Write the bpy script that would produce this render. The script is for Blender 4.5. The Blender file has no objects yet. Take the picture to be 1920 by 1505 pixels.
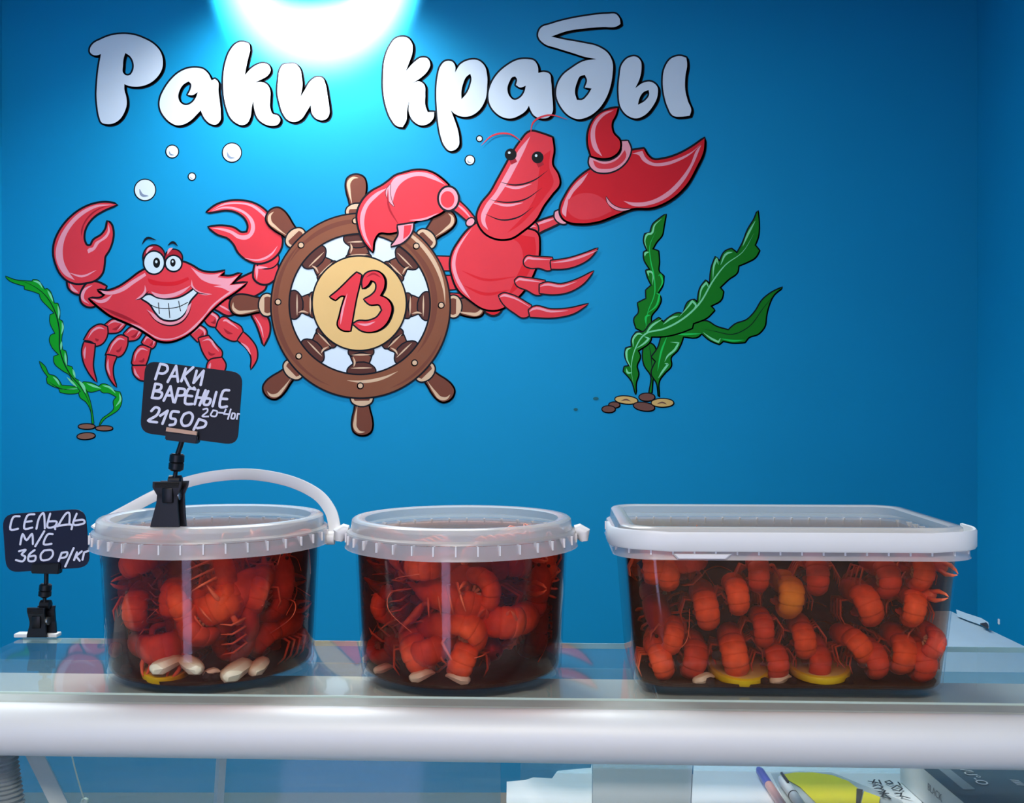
import bpy, bmesh, math, random
from mathutils import Vector, Matrix, Euler
from mathutils.geometry import tessellate_polygon
PI = math.pi
S = bpy.context.scene
C = S.collection
random.seed(7)

# ---------------------------------------------------------------- camera, world, lights, exposure
F = 1900.0; CX = 960.0; CY = 752.5; EYE = 1.35; WALL = 3.5
cd = bpy.data.cameras.new('camera'); cam = bpy.data.objects.new('camera', cd); C.objects.link(cam)
cam.location = (0, 0, EYE); cam.rotation_euler = (PI/2, 0, 0)
cd.sensor_width = 36; cd.lens = 36*F/1920; cd.clip_start = .02
S.camera = cam
S.view_settings.view_transform = 'Standard'; S.view_settings.look = 'None'
S.view_settings.gamma = 1; S.view_settings.use_curve_mapping = False
S.view_settings.exposure = 0.15
S.cycles.transparent_max_bounces = 40; S.cycles.max_bounces = 10
S.cycles.caustics_reflective = False; S.cycles.caustics_refractive = False
S.cycles.sample_clamp_indirect = 4; S.cycles.use_denoising = True

w = bpy.data.worlds.new('world'); S.world = w; w.use_nodes = True
w.node_tree.nodes['Background'].inputs[0].default_value = (.60, .60, 1, 1)
w.node_tree.nodes['Background'].inputs[1].default_value = 5.5

def light(name, kind, loc, rot, power, color=(1, 1, 1), **kw):
    d = bpy.data.lights.new(name, kind); d.energy = power; d.color = color
    for k, v in kw.items(): setattr(d, k, v)
    o = bpy.data.objects.new(name, d); C.objects.link(o); o.location = loc; o.rotation_euler = rot
    return o
LAMP = Vector((-.68, 3.22, 2.96))
light('downlight_bulb', 'SPOT', LAMP, (0, 0, 0), 130, (.93, .98, 1), spot_size=math.radians(128), spot_blend=.8, shadow_soft_size=.05)
light('downlight_beam', 'SPOT', (-.68, 3.02, 3.08), (math.radians(71.5), 0, 0), 3400, (1, .97, .94), spot_size=math.radians(70), spot_blend=.6, shadow_soft_size=.03)
light('added_fill_light_rear', 'AREA', (-.45, 1.9, 2.86), (0, 0, 0), 50, (.90, .96, 1), shape='RECTANGLE', size=1.2, size_y=.6)  # added fill light, out of view, brightens the painted wall
light('added_fill_light_shop', 'AREA', (-.2, -1.2, 2.86), (0, 0, 0), 54, (1, .92, .82), shape='RECTANGLE', size=1.2, size_y=.6)  # added warm fill from the customer side, out of view

# ---------------------------------------------------------------- helpers
def lin(c): return c/12.92 if c <= .04045 else ((c+.055)/1.055)**2.4
def rgb(r, g, b, k=1.0): return tuple(min(1, lin(v/255)*k) for v in (r, g, b)) + (1,)
MATS = {}
def mat(name, col, rough=.5, metal=0, var=.06, scale=40, bump=0, spec=.5, coat=0, emis=None):
    if name in MATS: return MATS[name]
    m = bpy.data.materials.new(name); m.use_nodes = True; nt = m.node_tree
    p = nt.nodes['Principled BSDF']
    p.inputs['Roughness'].default_value = rough; p.inputs['Metallic'].default_value = metal
    p.inputs['Specular IOR Level'].default_value = spec
    p.inputs['Coat Weight'].default_value = coat
    tc = nt.nodes.new('ShaderNodeTexCoord'); nz = nt.nodes.new('ShaderNodeTexNoise')
    nz.inputs['Scale'].default_value = scale; nz.inputs['Detail'].default_value = 4
    nt.links.new(tc.outputs['Object'], nz.inputs['Vector'])
    mr = nt.nodes.new('ShaderNodeMapRange'); mr.inputs[3].default_value = 1-var; mr.inputs[4].default_value = 1+var
    nt.links.new(nz.outputs['Fac'], mr.inputs[0])
    mx = nt.nodes.new('ShaderNodeMix'); mx.data_type = 'RGBA'; mx.blend_type = 'MULTIPLY'; mx.inputs[0].default_value = 1
    mx.inputs[6].default_value = col; nt.links.new(mr.outputs[0], mx.inputs[7])
    nt.links.new(mx.outputs[2], p.inputs['Base Color'])
    if bump:
        b = nt.nodes.new('ShaderNodeBump'); b.inputs['Strength'].default_value = bump; b.inputs['Distance'].default_value = .002
        nt.links.new(nz.outputs['Fac'], b.inputs['Height']); nt.links.new(b.outputs[0], p.inputs['Normal'])
    if emis:
        p.inputs['Emission Color'].default_value = col; p.inputs['Emission Strength'].default_value = emis
    MATS[name] = m; return m
def clear(name, tint, haze, hazecol, rough=.05, gloss=1.0, ior=1.45, trans=.35, streak=0):
    """thin clear or milky plastic / glass: see-through tint, fresnel gloss, a share of milky scatter"""
    if name in MATS: return MATS[name]
    m = bpy.data.materials.new(name); m.use_nodes = True; nt = m.node_tree; N = nt.nodes; L = nt.links
    N.remove(N['Principled BSDF']); out = N['Material Output']
    tr = N.new('ShaderNodeBsdfTransparent'); tr.inputs[0].default_value = tint
    df = N.new('ShaderNodeBsdfDiffuse'); df.inputs[0].default_value = hazecol
    tl = N.new('ShaderNodeBsdfTranslucent'); tl.inputs[0].default_value = hazecol
    m1 = N.new('ShaderNodeMixShader'); m1.inputs[0].default_value = trans
    L.new(df.outputs[0], m1.inputs[1]); L.new(tl.outputs[0], m1.inputs[2])
    m2 = N.new('ShaderNodeMixShader'); L.new(tr.outputs[0], m2.inputs[1]); L.new(m1.outputs[0], m2.inputs[2])
    if streak:
        tc = N.new('ShaderNodeTexCoord'); mp = N.new('ShaderNodeMapping'); mp.inputs['Scale'].default_value = (6, 6, 160)
        nz = N.new('ShaderNodeTexNoise'); nz.inputs['Scale'].default_value = 3; nz.inputs['Detail'].default_value = 5
        L.new(tc.outputs['Object'], mp.inputs[0]); L.new(mp.outputs[0], nz.inputs['Vector'])
        mr = N.new('ShaderNodeMapRange'); mr.inputs[1].default_value = .3; mr.inputs[2].default_value = .7
        mr.inputs[3].default_value = max(0, haze-streak); mr.inputs[4].default_value = haze+streak
        L.new(nz.outputs['Fac'], mr.inputs[0]); L.new(mr.outputs[0], m2.inputs[0])
    else: m2.inputs[0].default_value = haze
    gl = N.new('ShaderNodeBsdfGlossy'); gl.inputs['Roughness'].default_value = rough
    fr = N.new('ShaderNodeFresnel'); fr.inputs[0].default_value = ior
    mu = N.new('ShaderNodeMath'); mu.operation = 'MULTIPLY'; mu.inputs[1].default_value = gloss
    L.new(fr.outputs[0], mu.inputs[0])
    ge = N.new('ShaderNodeNewGeometry'); inv = N.new('ShaderNodeMath'); inv.operation = 'SUBTRACT'; inv.inputs[0].default_value = 1
    L.new(ge.outputs['Backfacing'], inv.inputs[1]); mf = N.new('ShaderNodeMath'); mf.operation = 'MULTIPLY'
    L.new(mu.outputs[0], mf.inputs[0]); L.new(inv.outputs[0], mf.inputs[1]); mu = mf
    m3 = N.new('ShaderNodeMixShader'); L.new(mu.outputs[0], m3.inputs[0]); L.new(m2.outputs[0], m3.inputs[1]); L.new(gl.outputs[0], m3.inputs[2])
    L.new(m3.outputs[0], out.inputs[0]); MATS[name] = m; return m
def obj(name, me, mats=None, parent=None, loc=None, smooth=True):
    if isinstance(me, bmesh.types.BMesh):
        bm = me; me = bpy.data.meshes.new(name)
        bmesh.ops.recalc_face_normals(bm, faces=bm.faces); bm.to_mesh(me); bm.free()
        if smooth:
            me.shade_smooth(); me.set_sharp_from_angle(angle=math.radians(38))
    if mats is not None:
        for m in (mats if isinstance(mats, (list, tuple)) else [mats]): me.materials.append(m)
    o = bpy.data.objects.new(name, me); C.objects.link(o)
    if parent: o.parent = parent
    if loc is not None: o.location = loc
    return o
def tag(o, label=None, cat=None, group=None, kind=None):
    if label: o['label'] = label
    if cat: o['category'] = cat
    if group: o['group'] = group
    if kind: o['kind'] = kind
    return o
def thing(name, label, cat, loc=(0, 0, 0), rotz=0, group=None):
    o = bpy.data.objects.new(name, None); C.objects.link(o); o.location = loc; o.rotation_euler = (0, 0, rotz)
    o.empty_display_size = .02
    return tag(o, label, cat, group)
def box(bm, a, b, bevel=0):
    r = bmesh.ops.create_cube(bm, size=1)
    bmesh.ops.scale(bm, vec=[b[i]-a[i] for i in range(3)], verts=r['verts'])
    bmesh.ops.translate(bm, vec=[(a[i]+b[i])/2 for i in range(3)], verts=r['verts'])
    if bevel:
        es = list({e for v in r['verts'] for e in v.link_edges})
        bmesh.ops.bevel(bm, geom=es, offset=bevel, segments=2, profile=.5, affect='EDGES')
    return bm
def rings(bm, R, cap0=True, cap1=True, closed=True):
    """skin a list of equally long rings of points"""
    V = [[bm.verts.new(p) for p in r] for r in R]; n = len(R[0])
    for i in range(len(R)-1):
        for j in range(n if closed else n-1):
            k = (j+1) % n
            bm.faces.new((V[i][j], V[i][k], V[i+1][k], V[i+1][j]))
    if cap0: bm.faces.new(V[0][::-1])
    if cap1: bm.faces.new(V[-1])
    return bm
def tube(bm, pts, rad, n=8, flat=1.0):
    pts = [Vector(p) for p in pts]; R = []
    rad = rad if isinstance(rad, (list, tuple)) else [rad]*len(pts)
    up = None
    for i, p in enumerate(pts):
        t = (pts[min(i+1, len(pts)-1)] - pts[max(i-1, 0)]).normalized()
        if up is None: up = Vector((0, 0, 1)) if abs(t.z) < .9 else Vector((0, 1, 0))
        s = t.cross(up).normalized(); u = s.cross(t).normalized(); up = u
        R.append([p + (s*math.cos(2*PI*k/n)*flat + u*math.sin(2*PI*k/n))*rad[i] for k in range(n)])
    return rings(bm, R)
def ss(pts, n=6):      # smooth open curve in 3D
    P = [Vector(p) for p in pts]; out = []
    for i in range(len(P)-1):
        p0, p1, p2, p3 = P[max(i-1, 0)], P[i], P[i+1], P[min(i+2, len(P)-1)]
        for k in range(n):
            t = k/n
            out.append(.5*((2*p1)+(p2-p0)*t+(2*p0-5*p1+4*p2-p3)*t*t+(3*p1-p0-3*p2+p3)*t**3))
    out.append(P[-1]); return out
def px(x, y, d): return Vector(((x-CX)/F*d, d, EYE-(y-CY)/F*d))          # a pixel of the photograph at depth d
def pz(x, y, z):                                                          # a pixel on the level z
    d = (EYE-z)*F/(y-CY); return Vector(((x-CX)/F*d, d, z))

# ---------------------------------------------------------------- room
blue = mat('blue_wall_paint', (.0018, .24, .46, 1), rough=.62, var=.05, scale=3, bump=.0, spec=.17)
nt = blue.node_tree; b = nt.nodes.new('ShaderNodeBump'); nz = nt.nodes.new('ShaderNodeTexNoise'); nz.inputs['Scale'].default_value = 90
b.inputs['Strength'].default_value = .12; b.inputs['Distance'].default_value = .002
nt.links.new(nz.outputs['Fac'], b.inputs['Height']); nt.links.new(b.outputs[0], nt.nodes['Principled BSDF'].inputs['Normal'])
white = mat('grey_ceiling_paint', (.42, .42, .41, 1), rough=.8)
grey_tile = mat('warm_floor_tile', (.26, .20, .14, 1), rough=.4, scale=6)
XL, XR, H, YB = -1.762, 1.607, 3.15, -2.2
def slab(name, a, b, m): return tag(obj(name, box(bmesh.new(), a, b), m, smooth=False), kind='structure')
slab('floor', (XL-.1, YB-.1, -.1), (XR+.1, WALL+.1, 0), grey_tile)
slab('ceiling', (XL-.1, YB-.1, H), (XR+.1, WALL+.1, H+.1), white)
slab('wall_back', (XL-.1, WALL, 0), (XR+.1, WALL+.1, H), blue)
slab('wall_left', (XL-.1, YB, 0), (XL, WALL, H), blue)
slab('wall_right', (XR, YB, 0), (XR+.1, WALL, H), blue)
# shop front behind the customer with a tall glazed opening
bm = bmesh.new()
box(bm, (XL-.1, YB-.1, 0), (-1.12, YB, H)); box(bm, (-.52, YB-.1, 0), (.35, YB, H)); box(bm, (.75, YB-.1, 0), (XR+.1, YB, H))
box(bm, (-1.12, YB-.1, 2.3), (-.52, YB, H)); box(bm, (.35, YB-.1, 2.3), (.75, YB, H)); box(bm, (.35, YB-.1, 0), (.75, YB, .9))
tag(obj('wall_front', bm, mat('pale_shop_front_paint', (.55, .55, .53, 1), .7), smooth=False), kind='structure')
fr = mat('white_window_frame', (.8, .8, .8, 1), .4)
for nm, x0, x1, z0 in (('window_1', -1.12, -.52, 0), ('window_2', .35, .75, .9)):
    o = thing(nm, None, None); tag(o, kind='structure')
    bm = bmesh.new()
    for a, c in (((x0, z0), (x0+.04, 2.3)), ((x1-.04, z0), (x1, 2.3)), ((x0+.04, z0), (x1-.04, z0+.04)), ((x0+.04, 2.26), (x1-.04, 2.3))):
        box(bm, (a[0], YB-.07, a[1]), (c[0], YB-.03, c[1]))
    obj('window_frame', bm, fr, o, smooth=False)
    obj('pane', box(bmesh.new(), (x0+.04, YB-.055, z0+.04), (x1-.04, YB-.05, 2.26)), clear('window_glass', (1, 1, 1, 1), .0, (1, 1, 1, 1)), o, smooth=False)
for (lx, ly), lab in (((-.45, 1.9), 'added fill lamp, flat unseen panel above the space behind the counter'), ((-.2, -1.2), 'added fill lamp, flat unseen panel above the customer side')):
    t = thing('added_fill_lamp', lab, 'lamp', (lx, ly, 2.88))  # invented fixture around each added fill light, out of view
    obj('lamp_housing', box(bmesh.new(), (-.62, -.32, 0), (.62, .32, .035), .004), fr, t, smooth=False)
    for x_ in (-.5, .5):
        bm = bmesh.new(); tube(bm, [(x_, 0, .035), (x_, 0, H-2.88)], .003, 6); obj('cable', bm, fr, t)
# ceiling downlight (out of frame) that floods the top of the mural
t = thing('ceiling_downlight', 'small round ceiling downlight close to the painted wall, above the first word', 'lamp', (LAMP.x, LAMP.y, H))
bm = bmesh.new(); rings(bm, [[(r*math.cos(a*PI/12), r*math.sin(a*PI/12), z) for a in range(24)] for r, z in ((.075, 0), (.075, -.185), (.066, -.19), (.062, -.165), (.0, -.165))], cap0=False, cap1=False)
bmesh.ops.remove_doubles(bm, verts=bm.verts, dist=1e-5)
obj('lamp_housing', bm, mat('white_lamp_metal', (.8, .8, .8, 1), .3), t)

# ---------------------------------------------------------------- mural painting
def smooth2(pts, n=5, closed=True, corner=62):
    P = [Vector(p) for p in pts]; N = len(P)
    P = [p for i, p in enumerate(P) if (P[i-1]-p).length > 1e-6 or (i == 0 and not closed)] or P; N = len(P)
    T = []
    for i in range(N):
        if not closed and i in (0, N-1): T.append(None); continue
        a = P[i]-P[i-1]; b = P[(i+1) % N]-P[i]
        ang = math.degrees(a.angle(b)) if a.length and b.length else 0
        T.append(None if ang > corner else (a.normalized()*b.length + b.normalized()*a.length).normalized())
    out = []
    for i in range(N if closed else N-1):
        p, q = P[i], P[(i+1) % N]; L = (q-p).length; d = (q-p)
        m0 = T[i]*L if T[i] else d; m1 = T[(i+1) % N]*L if T[(i+1) % N] else d
        k = n if L > 2.2 else 2
        for s in range(k):
            t = s/k; t2 = t*t; t3 = t2*t
            out.append((2*t3-3*t2+1)*p + (t3-2*t2+t)*m0 + (-2*t3+3*t2)*q + (t3-t2)*m1)
    if not closed: out.append(P[-1])
    return out
def ell(cx, cy, rx, ry, rot=0, n=20):
    c, s = math.cos(math.radians(rot)), math.sin(math.radians(rot))
    return [(cx+rx*math.cos(2*PI*k/n)*c-ry*math.sin(2*PI*k/n)*s, cy+rx*math.cos(2*PI*k/n)*s+ry*math.sin(2*PI*k/n)*c) for k in range(n)]
PM = {}
def pm(key, r, g, b, k=1.0, var=.07, rough=.6):
    PM[key] = mat('mural_paint_'+key, rgb(r, g, b, k), rough, var=var, scale=9, spec=.15)
pm('dark_navy_outline', 6, 10, 22); pm('white', 205, 212, 222, 1.02, .04); pm('red', 212, 52, 62); pm('deep_red', 160, 26, 40); pm('pink', 232, 148, 160, .95)
pm('bright_red', 205, 26, 38); pm('eye_white', 215, 225, 230, .85); pm('black', 8, 8, 10); pm('brown', 112, 60, 46); pm('dark_brown', 84, 44, 38); pm('tan', 205, 168, 138)
pm('hub_tan', 215, 172, 112); pm('green', 10, 112, 22); pm('bright_green', 12, 150, 30); pm('light_green', 120, 205, 150); pm('vivid_green', 25, 190, 80)
pm('stone_tan', 205, 165, 100); pm('stone_brown', 110, 70, 62); pm('faint_stone', 30, 90, 100); pm('rust', 140, 92, 74); pm('grey', 120, 130, 150); pm('rim_brown', 128, 74, 52)
class Paint:
    """flat brushwork lying on the wall: layers of filled outlines and brush strokes, each layer a hair prouder than the last"""
    def __init__(s, org, base=.0006, step=8e-6): s.org = org; s.off = base; s.step = step; s.new()
    def new(s): s.V = []; s.Fc = []; s.M = []; s.mats = []
    def z(s, name): s.off0 = s.off
    def q(s, p): x0, y0, k = s.reg; return Vector((x0+p[0]/k, y0+p[1]/k))
    def wpt(s, p): return ((p[0]-CX)/F*WALL - s.org[0], WALL-s.off - s.org[1], EYE-(p[1]-CY)/F*WALL - s.org[2])
    def mi(s, m):
        if m not in s.mats: s.mats.append(m)
        return s.mats.index(m)
    def poly(s, P, m, holes=(), shift=(0, 0)):
        L = [P]+list(holes); base = len(s.V); flat = [p for l in L for p in l]
        s.V += [s.wpt((p[0]+shift[0], p[1]+shift[1])) for p in flat]; k = s.mi(m)
        for f in tessellate_polygon([[Vector((p[0], p[1], 0)) for p in l] for l in L]):
            a, b_, c = [flat[i] for i in f]
            cr = (b_[0]-a[0])*(c[1]-a[1])-(b_[1]-a[1])*(c[0]-a[0])
            f = f if cr < 0 else f[::-1]
            s.Fc.append(tuple(base+i for i in f[::-1])); s.M.append(k)
    def band(s, P, wd, m, closed=True, taper=False, shift=(0, 0)):
        n = len(P); base = len(s.V); k = s.mi(m)
        for i, p in enumerate(P):
            a = P[i-1] if (closed or i) else P[0]; b_ = P[(i+1) % n] if (closed or i < n-1) else P[-1]
            t = (b_-a); t = t.normalized() if t.length > 1e-9 else Vector((1, 0)); nn = Vector((-t.y, t.x))
            h = wd/2*(math.sin(PI*(i+.35)/(n-.3)) if taper else 1)
            for g in (-1, 1): s.V.append(s.wpt((p.x+nn.x*h*g+shift[0], p.y+nn.y*h*g+shift[1])))
        for i in range(n if closed else n-1):
            j = (i+1) % n; s.Fc.append((base+2*i, base+2*i+1, base+2*j+1, base+2*j)); s.M.append(k)
    def shape(s, pts, m='red', holes=(), line=3.0, sh=(0, 0), corner=62, om='dark_navy_outline'):
        line *= 1.3
        P = smooth2([s.q(p) for p in pts], corner=corner); Hs = [smooth2([s.q(p) for p in h]) for h in holes]
        if line:
            for l in [P]+Hs:
                s.band(l, line*2, om)
                if sh != (0, 0): s.band(l, line*1.2, om, shift=sh)
            if sh != (0, 0): s.poly(P, om, Hs, shift=sh)
            s.off += s.step
        s.poly(P, m, Hs); s.off += s.step
    def stroke(s, pts, wd, m, taper=True):
        P = smooth2([s.q(p) for p in pts], closed=False, corner=80); s.band(P, wd, m, False, taper); s.off += s.step
    def build(s, name, parent=None, label=None):
        me = bpy.data.meshes.new(name); me.from_pydata(s.V, [], s.Fc)
        o = obj(name, me, [PM[m] for m in s.mats], parent); me.polygons.foreach_set('material_index', s.M)
        if label: o['label'] = label
        s.new(); return o
RA = (140, 40, 3.84); RB = (680, 10, 3.0); RC = (80, 360, 3.96); RD = (480, 320, 2.95); RE = (820, 200, 3.671); RF = (1060, 390, 3.762); RG = (0, 500, 4.427)
R1 = (0, 0, 1.0)
def wp(x, y): return Vector(((x-CX)/F*WALL, WALL, EYE-(y-CY)/F*WALL))

# --- lettering
def word(label, letters, cxy):
    o = wp(*cxy); t = thing('painted_word', label, 'wall lettering', o, group=None)
    P = Paint(o, .0004)
    for reg, out, holes in letters:
        P.reg = reg; P.shape(out, 'white', holes, 2.6, sh=(3.6, 3.0)); P.build('letter', t)
LR = [(RA, [(112,222),(112,195),(130,165),(190,130),(260,103),(340,92),(420,98),(500,125),(570,165),(615,215),(635,280),(630,340),(600,395),(550,440),(490,465),(430,470),(390,465),(358,452),(358,490),(372,545),(375,600),(360,650),(330,700),(285,732),(235,740),(195,728),(178,690),(165,620),(158,540),(162,440),(172,340),(182,280),(190,235),(160,245),(130,240)], [[(365,228),(400,252),(424,300),(420,355),(395,388),(368,388),(350,372),(348,320),(354,262)]]),
 (RA, [(612,600),(618,550),(645,490),(690,425),(750,370),(810,342),(870,335),(925,345),(960,375),(985,425),(1010,415),(1030,432),(1035,500),(1045,580),(1052,660),(1048,715),(1020,742),(985,740),(945,710),(920,670),(908,640),(880,670),(840,710),(790,740),(735,748),(690,728),(650,690),(620,640)], [[(820,432),(838,450),(835,490),(815,528),(845,532),(888,508),(870,555),(840,590),(800,604),(765,588),(746,545),(755,500),(780,458)]]),
 (RA, [(1225,152),(1255,165),(1262,200),(1250,260),(1235,330),(1225,390),(1260,350),(1310,315),(1360,303),(1400,320),(1410,355),(1390,390),(1350,415),(1295,440),(1350,438),(1390,460),(1408,500),(1408,560),(1408,620),(1425,665),(1465,680),(1480,705),(1465,740),(1420,752),(1370,740),(1320,700),(1298,650),(1285,570),(1275,620),(1265,690),(1240,735),(1205,747),(1160,730),(1120,690),(1095,630),(1078,560),(1070,470),(1072,380),(1088,290),(1120,210),(1165,160),(1200,148)], []),
 (RA, [(1540,308),(1590,310),(1620,340),(1635,400),(1640,460),(1625,548),(1660,490),(1700,430),(1745,402),(1785,410),(1805,450),(1820,530),(1832,610),(1835,660),(1815,700),(1780,712),(1740,700),(1710,665),(1700,600),(1670,650),(1630,705),(1580,725),(1535,710),(1500,665),(1475,590),(1460,510),(1465,430),(1478,350),(1500,315)], [])]
word('large white hand-painted word Раки with black outline, top left of the blue wall', LR, (395, 150))
LK = [(RB, [(215,178),(255,185),(278,215),(280,265),(262,320),(242,372),(290,320),(330,295),(365,300),(380,330),(365,370),(330,405),(272,442),(320,428),(345,445),(352,500),(352,560),(365,600),(402,600),(400,630),(370,665),(330,675),(290,655),(262,610),(262,530),(250,590),(245,650),(225,685),(195,680),(160,640),(135,580),(118,500),(115,400),(125,300),(155,225),(185,188)], []),
 (RB, [(480,312),(505,318),(520,340),(520,378),(550,332),(600,308),(650,310),(685,340),(700,395),(700,460),(690,530),(650,595),(600,624),(550,624),(515,608),(496,590),(515,640),(535,700),(543,750),(540,790),(520,812),(490,818),(460,790),(440,740),(425,660),(418,580),(415,480),(422,400),(440,340),(460,318)], [[(605,385),(612,410),(605,450),(585,495),(556,528),(555,490),(565,440),(585,400)]]),
 (RB, [(930,303),(965,312),(985,345),(988,380),(1020,375),(1050,385),(1060,430),(1065,500),(1070,560),(1068,600),(1045,630),(1005,636),(965,620),(945,590),(935,565),(920,590),(880,620),(835,636),(790,630),(745,600),(715,555),(708,500),(720,450),(755,390),(810,340),(870,308)], [[(858,400),(868,415),(862,448),(885,462),(918,452),(908,490),(885,520),(852,532),(825,510),(814,470),(826,428),(842,404)]]),
 (RB, [(1000,130),(1060,105),(1150,80),(1260,60),(1380,48),(1425,50),(1445,75),(1450,105),(1430,118),(1350,122),(1250,130),(1150,145),(1060,176),(1130,192),(1230,210),(1330,235),(1380,270),(1405,320),(1405,390),(1395,450),(1370,520),(1320,590),(1260,630),(1210,640),(1160,620),(1115,570),(1090,510),(1092,460),(1120,400),(1180,350),(1240,315),(1315,302),(1250,290),(1180,268),(1090,240),(1020,215),(988,175)], [[(1250,392),(1262,420),(1250,462),(1288,468),(1265,505),(1235,532),(1205,532),(1194,490),(1205,435),(1225,398)]]),
 (RB, [(1540,290),(1562,310),(1568,360),(1555,420),(1533,466),(1580,435),(1620,430),(1655,455),(1658,510),(1630,570),(1590,615),(1535,636),(1490,620),(1455,580),(1440,500),(1445,400),(1460,330),(1495,295)], [[(1608,476),(1612,500),(1590,535),(1548,560),(1558,520),(1580,488)]]),
 (RB, [(1790,286),(1820,295),(1825,330),(1815,400),(1815,480),(1830,540),(1848,590),(1840,620),(1800,626),(1745,620),(1715,570),(1695,500),(1688,430),(1700,350),(1735,300)], [])]
word('large white hand-painted word крабы with black outline, above the painted lobster', LK, (1010, 150))

# --- bubbles
for x, y, r, lab in ((323,284,11,'small painted bubble under the letter а of the first word'),(435,286,17,'painted bubble with grey crescent under the letter к of the first word'),(360,331,6,'tiny painted bubble, lowest but one on the left'),(272,356,19,'largest painted bubble, above the crab on the left'),(881,300,8,'lower of two painted bubbles left of the lobster head'),(899,260,4.5,'upper of two painted bubbles left of the lobster head, tiny')):
    P = Paint(wp(x, y), .0005); P.reg = R1
    P.shape(ell(x, y, r, r), 'white', line=1.6, sh=(-.5, .5)); P.stroke([(x-r*.55,y-r*.1),(x-r*.3,y+r*.5),(x+r*.35,y+r*.6)], r*.28, 'grey')
    o = P.build('painted_bubble'); o.location = wp(x, y); tag(o, lab, 'painted bubble', 'bubbles painted on the blue wall')

# --- crab
o0 = wp(320, 560); crab = thing('painted_crab', 'red cartoon crab with wide toothy smile painted on the wall left of the ship wheel', 'wall painting', o0)
P = Paint(o0, .0005); P.reg = RC
sh = P.shape; st = P.stroke
# far legs and arm
sh([(1550,905),(1640,890),(1680,970),(1682,1040),(1642,1135),(1620,1060),(1590,980)]); st([(1570,915),(1620,1000),(1640,1080)], 3, 'pink'); P.build('leg', crab)
sh([(1250,850),(1330,785),(1420,785),(1430,900),(1380,912),(1300,875)]); st([(1290,830),(1350,860),(1400,890)], 3.5, 'pink'); P.build('leg', crab)
sh([(1350,780),(1440,665),(1560,600),(1650,670),(1655,700),(1600,752),(1500,785)], 'red'); P.build('arm', crab)
legs = [([(1190,930),(1240,878),(1310,935),(1300,1000),(1240,990)], [(1320,940),(1340,930),(1400,960),(1480,1020),(1480,1060),(1440,1100),(1360,1080),(1290,1010)], [(1450,1100),(1490,1042),(1540,1090),(1585,1160),(1590,1230),(1547,1312),(1550,1220),(1510,1150)]),
 ([(1095,1050),(1160,985),(1215,1030),(1210,1075),(1150,1108)], [(1160,1085),(1230,1068),(1290,1140),(1330,1190),(1320,1240),(1240,1250),(1200,1200)], [(1235,1258),(1330,1230),(1357,1280),(1340,1345),(1220,1345),(1222,1290)]),
 ([(465,985),(520,948),(630,965),(560,1038),(495,1045)], [(310,1095),(370,1010),(430,985),(478,1002),(480,1050),(430,1130),(400,1140),(370,1110)], [(310,1115),(387,1130),(380,1200),(372,1290),(400,1410),(340,1330),(302,1240),(296,1170)]),
 ([(605,1050),(660,1003),(750,1015),(700,1090),(635,1103)], [(470,1210),(520,1110),(580,1065),(630,1082),(625,1140),(560,1220),(530,1215)], [(478,1210),(547,1222),(522,1290),(522,1360),(547,1445),(500,1380),(473,1300)]),
 ([(738,1115),(770,1065),(845,1095),(825,1150),(790,1162)], [(665,1270),(690,1180),(730,1142),(800,1160),(780,1240),(760,1290),(690,1290)], [(668,1292),(770,1290),(772,1400),(720,1390),(680,1350)])]
for a, b_, c in legs:
    for k, q in enumerate((a, b_, c)):
        sh(q, 'red', line=2.2); cxm = sum(p[0] for p in q)/len(q); cym = sum(p[1] for p in q)/len(q)
        hl = [(p[0]*.74+cxm*.26, p[1]*.74+cym*.26) for p in q[:4]]
        st(hl if k < 2 else [hl[0]]+[(q[-1][0]*.7+cxm*.3, q[-1][1]*.7+cym*.3), (q[-2][0]*.75+cxm*.25, q[-2][1]*.75+cym*.25)], 4.2, 'pink')
        if k < 2: st([(p[0]*.45+cxm*.55, p[1]*.45+cym*.55) for p in q[-3:]], 5, 'deep_red')
    P.build('leg', crab)
# right claw
sh([(1570,600),(1580,540),(1650,525),(1740,530),(1748,590),(1715,650),(1660,680),(1610,672),(1572,635)], 'red')
sh([(1605,520),(1740,450),(1752,500),(1715,552),(1650,565),(1600,552)], 'red', line=2); st([(1590,650),(1590,560),(1670,560)], 6, 'pink'); P.build('arm', crab)
sh([(1222,150),(1290,100),(1380,72),(1470,68),(1560,85),(1640,130),(1700,200),(1750,280),(1775,350),(1765,420),(1720,480),(1660,515),(1600,525),(1530,505),(1460,450),(1420,380),(1380,340),(1300,310),(1235,262),(1330,255),(1420,270),(1480,305),(1520,300),(1530,260),(1510,200),(1450,150),(1370,130),(1290,140)], 'red')
sh([(1250,140),(1330,103),(1440,88),(1540,105),(1620,160),(1650,190),(1660,165),(1570,98),(1450,76),(1350,84)], 'pink', line=0)
sh([(1250,145),(1350,122),(1440,135),(1520,185),(1548,260),(1530,310),(1480,322),(1400,285),(1330,268),(1250,268),(1330,285),(1400,310),(1450,345),(1520,350),(1570,300),(1570,220),(1510,150),(1420,112),(1340,110)], 'pink', line=0)
st([(1500,490),(1600,505),(1700,460),(1745,400)], 4, 'pink'); st([(1600,170),(1700,300),(1730,400)], 10, 'red'); P.build('claw', crab)
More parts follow.
